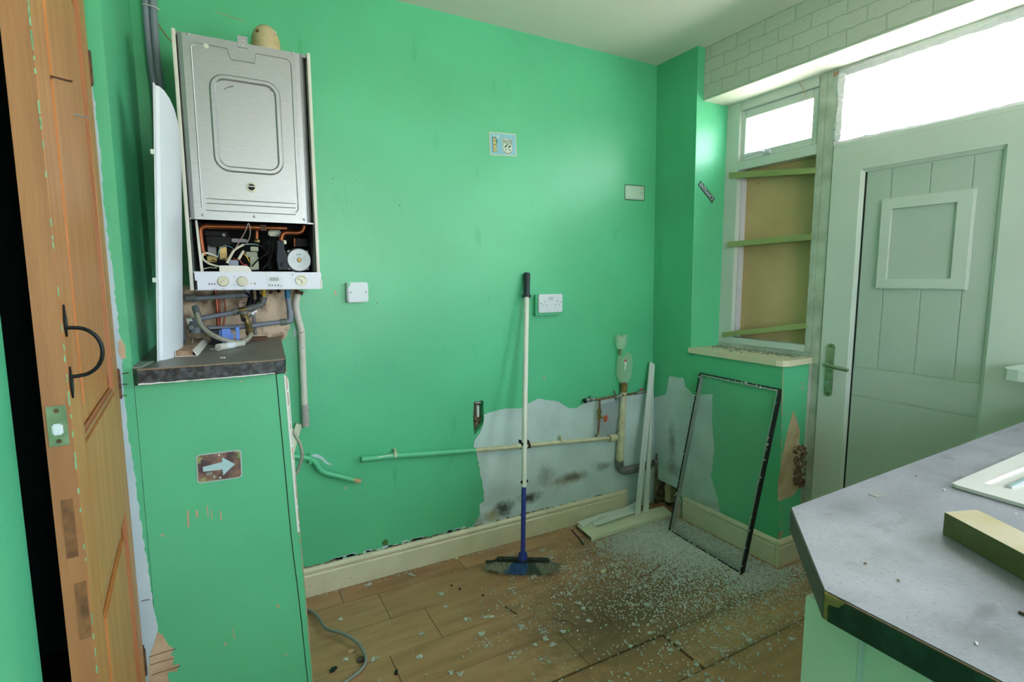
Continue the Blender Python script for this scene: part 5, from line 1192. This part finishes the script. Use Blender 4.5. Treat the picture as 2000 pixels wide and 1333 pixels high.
# timber
Za, Zb = .9008, .9355
A_ = onZ(1845, 1001, Zb); B_ = onZ(1908, 996, Zb); A2 = A_ + (onZ(2000, 1083, Zb) - A_) * 2.6; B2 = B_ + (A2 - A_) * .97
tb = thing('timber_block', 'length of greenish treated timber lying on the grey worktop', 'timber', (A_.x, A_.y, Za))
prism('batten', [Vector((v.x, v.y, Za)) for v in (A_, B_, B2, A2)], (0, 0, Zb - Za - .0006), timber_g, tb)
prism('sawn_top', [Vector((v.x, v.y, Zb - .0006)) for v in (A_, B_, B2, A2)], (0, 0, .0006), timber_t, tb)
p = onZ(1990, 1196, .902); q = onZ(2004, 1202, .902); setp(tube('screw', [p, q], .0018, rust, None, 8), 'rusty screw lying on the worktop at the right edge', 'screw')
p = onZ(1712, 967, .9012); setp(prism('plaster_crumb', ragged([(p.x - .012, p.y - .008, .9004), (p.x + .012, p.y - .010, .9004), (p.x + .013, p.y + .008, .9004), (p.x - .008, p.y + .010, .9004)], .002, .004), (0, 0, .0006), mat('grey_smear', '8a8683', .8)), 'small grey smear of grit on the worktop', 'smear')
for i, (px, py) in enumerate(((1844, 957), (1789, 930), (1985, 1004), (1755, 1134), (1907, 1257), (1690, 1100))):
    p = onZ(px, py, .9015); s = .0015; o = G().box(-s, s, -s * .7, s * .7, -.001, .001, Matrix.Translation(p) @ Matrix.Rotation(i, 4, 'Z')).make('grit', white_pl2 if i % 2 == 0 else rubble)
    setp(o, 'tiny speck of grit on the grey worktop', 'grit', 'grit specks on the worktop')

# --- SIGNS
# arrow plate
c_ = [onY(*v, YF - .001) for v in ((381, 889), (471, 878), (474.5, 933), (386, 946))]
cx = sum((v for v in c_), Vector()) / 4; xa = ((c_[1] - c_[0]) + (c_[2] - c_[3])).normalized(); W_ = ((c_[1] - c_[0]).length + (c_[2] - c_[3]).length) / 2; H_ = ((c_[0] - c_[3]).length + (c_[1] - c_[2]).length) / 2
za = Vector((-xa.z, 0, xa.x)); za = za if za.z > 0 else -za
AM = frameM(cx, xa, za)
ar = thing('arrow_sign', 'small rusty-look sign with pale arrow on the green cupboard front', 'sign', cx)
def flat(name, pts, m, par, z0, M, th=.0004): return prism(name, [M @ Vector((x, y, z0)) for x, y in pts], M.to_3x3() @ Vector((0, 0, th)), m, par)
flat('border', rrect(W_, H_, .010), mat('grey_border', '9fb5b8', .5), ar, .0, AM)
rs = mat('rust_print', '4a3a40', .45, col2='8a6a5c', scale=24, thresh=(.42, .6)); flecks(rs, '8f9a62', 34, .56, .66, .9)
flat('plate', rrect(W_ - .007, H_ - .007, .008), rs, ar, .0005, AM)
def uvp(pts): return [((u - .5) * W_, (.5 - v) * H_) for u, v in pts]
flat('printed_arrow', uvp([(.14, .44), (.56, .36), (.57, .20), (.84, .49), (.57, .82), (.56, .62), (.14, .60)]), mat('pale_blue_print', 'a3c6cf', .5), ar, .0010, AM)
flat('printed_mark', uvp([(.35, .76), (.42, .84), (.36, .90)]), mat('pale_mark', '93a6a4', .5), ar, .0010, AM)
flat('printed_mark', uvp([(.20, .66), (.34, .64), (.33, .74), (.22, .76)]), mat('worn_mark', '7b8784', .6), ar, .0010, AM)
sq = uvp([(.735, .70), (.775, .70), (.775, .76), (.735, .76)]); flat('printed_mark', sq, MATS['worn_mark'], ar, .0010, AM); flat('mark_centre', [(x * .996 + (sq[0][0] + sq[2][0]) / 2 * .004 if 0 else (sq[0][0] + sq[2][0]) / 2 + (x - (sq[0][0] + sq[2][0]) / 2) * .6, (sq[0][1] + sq[2][1]) / 2 + (y - (sq[0][1] + sq[2][1]) / 2) * .6) for x, y in sq], rs, ar, .0015, AM)
for v in (.11, .89): x, y = uvp([(.50, v)])[0]; q = AM @ Vector((x, y, .001)); lathe('sign_stud', q, (0, -1, 0), [(0, .0028), (.001, .0022)], mat('pale_stud', 'c3cfdc', .3), ar, 10)
# route sign
c_ = [onY(*v, YB - .001) for v in ((954, 257), (1009, 262), (1008, 306), (957, 303))]
cx = sum((v for v in c_), Vector()) / 4; xa = ((c_[1] - c_[0]) + (c_[2] - c_[3])).normalized(); W_ = ((c_[1] - c_[0]).length + (c_[2] - c_[3]).length) / 2; H_ = ((c_[0] - c_[3]).length + (c_[1] - c_[2]).length) / 2
za = Vector((-xa.z, 0, xa.x)); za = za if za.z > 0 else -za; RM = frameM(cx, xa, za)
ro = thing('road_sign_sticker', 'small pale blue sticker with a road shield and a gas pump', 'sign', cx)
flat('border', rrect(W_, H_, .006), mat('cream_border', 'b4bfa4', .5), ro, 0, RM)
flat('blue_face', rrect(W_ - .010, H_ - .010, .006), mat('sky_blue_print', '7fb9ce', .5, var=.1, scale=30), ro, .0005, RM)
ink = cardink
flat('pump_outline', uvp([(.105, .22), (.25, .22), (.30, .40), (.27, .55), (.27, .86), (.11, .86)]), mat('pump_ink', '3f5f66', .5), ro, .0010, RM)
flat('pump_body', uvp([(.135, .25), (.245, .25), (.255, .84), (.14, .84)]), mat('pump_yellow', 'c9c98e', .5), ro, .0014, RM)
flat('pump_cap', uvp([(.155, .215), (.225, .215), (.225, .255), (.155, .255)]), ink, ro, .0018, RM)
gx, gy_ = uvp([(.19, .16)])[0]; flat('pump_globe', [(gx + .0038 * math.cos(a), gy_ + .0055 * math.sin(a)) for a in [2 * math.pi * k / 14 for k in range(14)]], mat('globe_white', 'bcd0ce', .5), ro, .0014, RM)
for ch, v in (('G', .36), ('A', .55), ('S', .74)): x, y = uvp([(.195, v)])[0]; letters('lettering', ch, RM @ Matrix.Translation((x, y, .0020)), .021, mat('pump_text', '6a6428', .5), ro, .0002, 'CENTER', 1, .0005)
sh_o = [(.48, .27), (.52, .22), (.58, .25), (.66, .24), (.74, .28), (.80, .27), (.85, .34), (.83, .44), (.81, .50), (.84, .66), (.83, .78), (.76, .86), (.67, .90), (.56, .85), (.49, .77), (.47, .66), (.50, .52), (.49, .44), (.45, .36)]
def shrink(pts, k): mx_ = sum(p[0] for p in pts) / len(pts); my = sum(p[1] for p in pts) / len(pts); return [(mx_ + (x - mx_) * k, my + (y - my) * k) for x, y in pts]
flat('shield_rim', uvp(shrink(sh_o, 1.10)), MATS['globe_white'], ro, .0010, RM); flat('shield_outline', uvp(shrink(sh_o, 1.03)), ink, ro, .0014, RM); flat('shield_face', uvp(shrink(sh_o, .965)), mat('shield_white', 'bccbbf', .5), ro, .0018, RM)
flat('shield_bar', uvp([(.50, .435), (.82, .465), (.82, .48), (.50, .45)]), ink, ro, .0022, RM)
for tx, u, v, s, k in (('ROUTE', .665, .375, .0155, .9), ('US', .665, .515, .0095, 1), ('66', .665, .685, .040, .95)):
    x, y = uvp([(u, v)])[0]
    letters('lettering', tx, RM @ Matrix.Translation((x, y, .0022)) @ Matrix.Rotation(-.05, 4, 'Z'), s, ink, ro, .0002, 'CENTER', k, .0013 if tx == '66' else .0003)
flat('spark_mark', uvp([(.28, .14), (.33, .10), (.37, .14), (.38, .22), (.33, .25), (.29, .22)]), MATS['globe_white'], ro, .0010, RM)
flat('spark_centre', uvp([(.32, .15), (.35, .15), (.35, .19), (.32, .19)]), mat('spark_pink', 'b09a8c', .5), ro, .0014, RM)
# framed notice
c_ = [onY(*v, YB - .001) for v in ((1220.5, 360), (1259.5, 363), (1258.5, 393), (1219.5, 390.5))]
cx = sum((v for v in c_), Vector()) / 4; xa = ((c_[1] - c_[0]) + (c_[2] - c_[3])).normalized(); W_ = ((c_[1] - c_[0]).length + (c_[2] - c_[3]).length) / 2; H_ = ((c_[0] - c_[3]).length + (c_[1] - c_[2]).length) / 2
za = Vector((-xa.z, 0, xa.x)); za = za if za.z > 0 else -za; NM = frameM(cx, xa, za)
no = thing('notice_sticker', 'white notice sticker with dark border and glare-washed lettering near the corner', 'sign', cx)
flat('border', rrect(W_, H_, .006), mat('dark_green_border', '1d4a30', .4), no, 0, NM)
flat('face', rrect(W_ - .009, H_ - .009, .004), mat('notice_white', 'b5cbbf', .16, var=.05, scale=12), no, .0005, NM)
fa = mat('glare_orange', 'a08a6c', .5); fb = mat('glare_olive', '809070', .5); fc_ = mat('glare_blue_grey', '9cb4b6', .5)  # glare over the sticker is painted into these pale inks
x, y = uvp([(.87, .22)])[0]; letters('lettering', 'NE', NM @ Matrix.Translation((x, y, .0010)), .018, fa, no, .0002)
x, y = uvp([(.86, .52)])[0]; letters('lettering', 'TY', NM @ Matrix.Translation((x, y, .0010)), .020, fb, no, .0002)
flat('printed_line', uvp([(.08, .86), (.93, .86), (.93, .91), (.08, .91)]), fc_, no, .0010, NM)
flat('printed_line', uvp([(.08, .17), (.70, .17), (.70, .20), (.08, .20)]), fc_, no, .0010, NM)
# ENTRANCE strip on the reveal
ye = 1.945 - .0008
c_ = [onY(*v, ye) for v in ((1368.5, 353), (1396, 388), (1391, 396.5), (1363, 362))]
cx = sum((v for v in c_), Vector()) / 4; xa = (c_[1] - c_[0] + c_[2] - c_[3]).normalized(); W_ = (c_[1] - c_[0]).length; za = Vector((-xa.z, 0, xa.x)); za = za if za.z > 0 else -za
Hh = abs((c_[0] - c_[3]).dot(za)); EM = frameM(cx, xa, za)
en = thing('entrance_sign', 'narrow dark ENTRANCE sign stuck slanting on the bright reveal', 'sign', cx)
flat('sign_strip', [(-W_ / 2, -Hh / 2), (W_ / 2, -Hh / 2), (W_ / 2, Hh / 2), (-W_ / 2, Hh / 2)], mat('slate_green_strip', '27423f', .35), en, 0, EM)
le = letters('lettering', 'ENTRANCE', EM @ Matrix.Translation((0, -.0005, .0005)), Hh * .98, mat('pale_lilac_print', 'c9cfe2', .5), en, .0003)
def widthof(o): return max(v.co.dot(xa) for v in o.data.vertices) - min(v.co.dot(xa) for v in o.data.vertices)
k = W_ * .88 / widthof(le)
for v in le.data.vertices: v.co += xa * (v.co.dot(xa) * (k - 1))

# --- DEBRIS ON THE FLOOR
def inside(x, y):
    if x > 2.115 and y > 1.40: return False
    if x > 2.28 or y > 2.195 or y < .55 or x < .16: return False
    if x < .20 and y > 1.55: return False
    if x > .68 and y < .43: return False
    return True
def onboard(x, y):
    s = 0
    for i in range(4):
        a = bq[i]; b = bq[(i + 1) % 4]; c = (b.x - a.x) * (y - a.y) - (b.y - a.y) * (x - a.x); s += 1 if c > 0 else -1
    return abs(s) == 4
pts = []
def scatter(n, cx, cy, sx, sy, s0, s1, rot=0):
    k = 0
    while k < n:
        a, b = random.gauss(0, 1) * sx, random.gauss(0, 1) * sy; x = cx + a * math.cos(rot) - b * math.sin(rot); y = cy + a * math.sin(rot) + b * math.cos(rot); k += 1
        if inside(x, y) and not onboard(x, y): pts.append((x, y, random.uniform(s0, s1)))
scatter(13000, 1.90, 1.82, .13, .15, .0016, .0036)
scatter(5000, 2.02, 1.62, .10, .16, .0014, .0032)
scatter(3600, 1.76, 1.93, .12, .07, .0014, .0032)
scatter(2400, 1.75, 1.60, .22, .16, .0014, .0036)
scatter(1500, 2.05, 1.38, .14, .05, .0014, .0036)
scatter(1300, 1.72, 1.42, .22, .12, .0015, .0036)
scatter(1100, 1.35, 1.75, .25, .18, .0014, .0036)
scatter(600, 1.55, 1.22, .3, .14, .0015, .0036)
for i in range(900):
    x, y = random.uniform(.2, 2.2), random.uniform(.8, 2.19)
    if random.random() < .25 + .5 * (x / 2.2) and inside(x, y) and not onboard(x, y): pts.append((x, y, random.uniform(.0014, .0034)))
for i in range(240): x = random.uniform(.25, 1.9); pts.append((x, 2.197 - abs(random.gauss(0, .012)), random.uniform(.0014, .003)))
cl = []
for i in range(95):
    x = 2.2 - abs(random.gauss(0, .75)); y = random.uniform(.95, 2.1)
    if inside(x, y): cl.append((x, y)); scatter(int(random.uniform(8, 34)), x, y, random.uniform(.008, .022), random.uniform(.006, .016), .0013, .0032, random.uniform(0, 3))
n = len(pts); P = np.array(pts)
base = np.array([[-1, -1, -1], [1, -1, -1], [1, 1, -1], [-1, 1, -1], [-1, -1, 1], [1, -1, 1], [1, 1, 1], [-1, 1, 1]], float)
V = base[None] * rng.uniform(.55, 1.0, (n, 8, 3)); V[:, :, 2] *= .62
V *= P[:, 2][:, None, None]; an = rng.uniform(0, 6.28, n); ca, sa = np.cos(an)[:, None], np.sin(an)[:, None]
til = rng.normal(0, .25, n)[:, None]
x = V[:, :, 0] * ca - V[:, :, 1] * sa; y = V[:, :, 0] * sa + V[:, :, 1] * ca; z = V[:, :, 2] + x * til
z -= z.min(axis=1, keepdims=True)
V = np.stack([x + P[:, 0][:, None], y + P[:, 1][:, None], z + .0004], 2).reshape(-1, 3)
fb_ = np.array([[0, 3, 2, 1], [4, 5, 6, 7], [0, 1, 5, 4], [1, 2, 6, 5], [2, 3, 7, 6], [3, 0, 4, 7]])
Fc = (np.arange(n)[:, None, None] * 8 + fb_[None]).reshape(-1, 4)
me = bpy.data.meshes.new('glass_crumbs'); me.from_pydata(V.tolist(), [], Fc.tolist()); me.materials.append(glass_crumb); me.update()
o = bpy.data.objects.new('glass_crumbs', me); COL.objects.link(o); WL[o] = Vector((0, 0, 0)); setp(o, 'shattered safety glass crumbs strewn over the floor, thickest near the pier', 'glass crumbs', None, 'stuff')
# larger flakes of still-joined crumbs, one object each
def flake_mesh():
    g = G(); k = random.randint(9, 20); s = .0036
    for i in range(k):
        a = random.uniform(0, 6.28); r = random.uniform(0, .013); x, y = r * math.cos(a) * 1.3, r * math.sin(a)
        M = Matrix.Translation((x, y, .0022)) @ Matrix.Rotation(random.uniform(0, 3), 4, 'Z'); g.box(-s, s, -s, s, -.0019, random.uniform(.0012, .0022), M, 0)
    me = bpy.data.meshes.new('glass_flake'); me.from_pydata(g.v, [], g.f); me.materials.append(glass_crumb); me.update(); return me
fm = [flake_mesh() for _ in range(6)]
fpx = [(1040, 1130), (1045, 1126), (716, 1145), (722, 1142), (664, 1211), (806, 1125), (800, 1123), (862, 1162), (870, 1187), (824, 1240), (910, 1211), (948, 1207), (960, 1206), (940, 1240), (1066, 1250), (1080, 1262), (1046, 1262), (1175, 1097), (1250, 1150), (1262, 1146), (1320, 1142), (1380, 1142), (1420, 1230), (1452, 1242), (1510, 1190), (1545, 1250), (1500, 1260), (1325, 1258), (1232, 1264), (1250, 1308), (1225, 1318), (1380, 1320), (1140, 1190), (1130, 1180), (1238, 1222), (1272, 1238), (1310, 1272), (820, 1285), (880, 1316), (900, 1318), (1150, 1214), (1480, 1280), (1555, 1200), (1360, 1300), (1100, 1235), (730, 1290), (676, 1290)]
for i, (px, py) in enumerate(fpx):
    p = onZ(px, py, 0); o = bpy.data.objects.new('glass_flake', fm[i % 6]); COL.objects.link(o); o.location = (p.x, p.y, .0004); o.rotation_euler = (0, 0, i * 1.7); sc_ = random.uniform(.45, .8); o.scale = (sc_, sc_, 1); WL[o] = p
    setp(o, 'flat flake of cracked glass crumbs still stuck together on the floor', 'glass flake', 'glass flakes on the laminate floor')
# grit and dirt
pts2 = []
for i in range(1500):
    x = 2.2 - abs(random.gauss(0, .6)); y = random.uniform(.8, 2.19)
    if inside(x, y) and not onboard(x, y): pts2.append((x, y))
for i in range(500): pts2.append((random.uniform(.22, 1.95), 2.2 - abs(random.gauss(0, .004))))
for i in range(300): y = random.uniform(1.42, 1.98); pts2.append((2.125 - abs(random.gauss(0, .005)), y))
g = G()
for x, y in pts2:
    s = random.uniform(.0007, .0022); a = random.uniform(0, 3); c_, s_ = math.cos(a) * s, math.sin(a) * s
    g.add([(x - c_, y - s_, .0003), (x + s_, y - c_, .0003), (x + c_, y + s_, .0003), (x, y, .0003 + s)], [[0, 1, 3], [1, 2, 3], [2, 0, 3], [0, 2, 1]])
setp(g.make('floor_grit', rubble), 'dark grit and dirt scattered over the floor', 'grit', None, 'stuff')
# single scraps
def scrap(px, py, w, h, m, name, label, cat, rot=0, th=.003, z=0):
    p = onZ(px, py, z); M = Matrix.Translation((p.x, p.y, z + .0003)) @ Matrix.Rotation(rot, 4, 'Z')
    q = ragged([(-w, -h * .6, 0), (-w * .2, -h, 0), (w, -h * .4, 0), (w * .8, h * .5, 0), (0, h, 0), (-w * .9, h * .3, 0)], min(w, h) * .12, max(w, h) * .4)
    return setp(prism(name, [M @ v for v in q], (0, 0, th), m), label, cat)
chipm = mat('black_shard', '15181c', .25); creamy = mat('cream_chip', 'd2cfb2', .7); pinkc = mat('pink_plaster_chip', 'c9a48e', .9)
scrap(651, 1310, .014, .009, chipm, 'black_shard', 'black shard on the floor inside the bend of the grey cable', 'shard', .4, .006)
scrap(774, 1316, .009, .006, chipm, 'black_shard', 'black shard at the bottom of the frame right of the cable', 'shard', .9, .008)
scrap(882, 1145, .006, .004, chipm, 'black_shard', 'small black fleck on bare floor left of the broom head, upper', 'shard', .5)
scrap(898, 1152, .007, .005, chipm, 'black_shard', 'small black fleck on bare floor left of the broom head, lower', 'shard', 1.2)
scrap(943, 1164, .006, .005, chipm, 'black_shard', 'small black fleck on the floor below the broom bristles', 'shard', .2)
scrap(686, 1273, .011, .008, pinkc, 'plaster_chip', 'pinkish plaster chip inside the loop of the grey cable', 'chip', .2, .004)
scrap(705, 1291, .013, .012, mat('grey_fluff', '5d4f48', .95, var=.4, scale=300), 'dirt_clump', 'grey dirt clump against the grey cable', 'dirt', .1, .008)
scrap(1178, 1118, .014, .009, creamy, 'cream_chip', 'cream chip of painted wood on the floor in front of the board', 'chip', .1, .006)
scrap(892, 1092, .009, .006, creamy, 'cream_chip', 'small cream chip on the floor against the skirting', 'chip', .4, .004)
scrap(1110, 1231, .012, .008, mat('green_leaf', '6c7d3c', .6), 'leaf_scrap', 'small dull green leaf on the floor in front of the broom', 'leaf', .3, .002)
scrap(1458, 1116, .020, .014, mat('grey_slate_scrap', '6f7a78', .5), 'grey_scrap', 'grey scrap on the floor by the foot of the glazing unit', 'scrap', .5, .003)
scrap(1352, 1016, .008, .006, mat('blue_scrap', '3a5aa8', .5), 'blue_scrap', 'tiny blue scrap on the glass behind the glazing unit', 'scrap', .5, .005, .004)
scrap(1325, 1010, .014, .011, pinkc, 'plaster_chip', 'pinkish plaster chip by the end of the pier skirting', 'chip', 1.2, .012)
p = onR(1330, 978); setp(G().box(p.x - .045, p.x - .006, p.y - .012, p.y + .012, 0, .10, None, .005).make('brick_fragment', pink_pl), 'upright broken brick fragment at the end of the pier skirting', 'brick')
p, q = onZ(986, 1184, .003), onZ(1008, 1200, .003); setp(tube('nail', [p, q], .0018, rust, None, 6), 'bent nail lying on the floor below the broom', 'nail')
tw = mat('brown_twig', '4f3d2a', .9)
for pts_, lab in (([(1170, 1228), (1182, 1206), (1192, 1214), (1196, 1222)], 'dry brown twig on the glass-strewn floor'), ([(1094, 1213), (1108, 1214), (1123, 1222)], 'thin dark twig curving beside the leaf'), ([(1248, 1130), (1270, 1118), (1332, 1080)], 'long thin splinter lying across the glass in front of the unit')):
    setp(tube('twig', [onZ(a, b, .003) for a, b in pts_], .0012, tw, None, 5, 4), lab, 'twig')
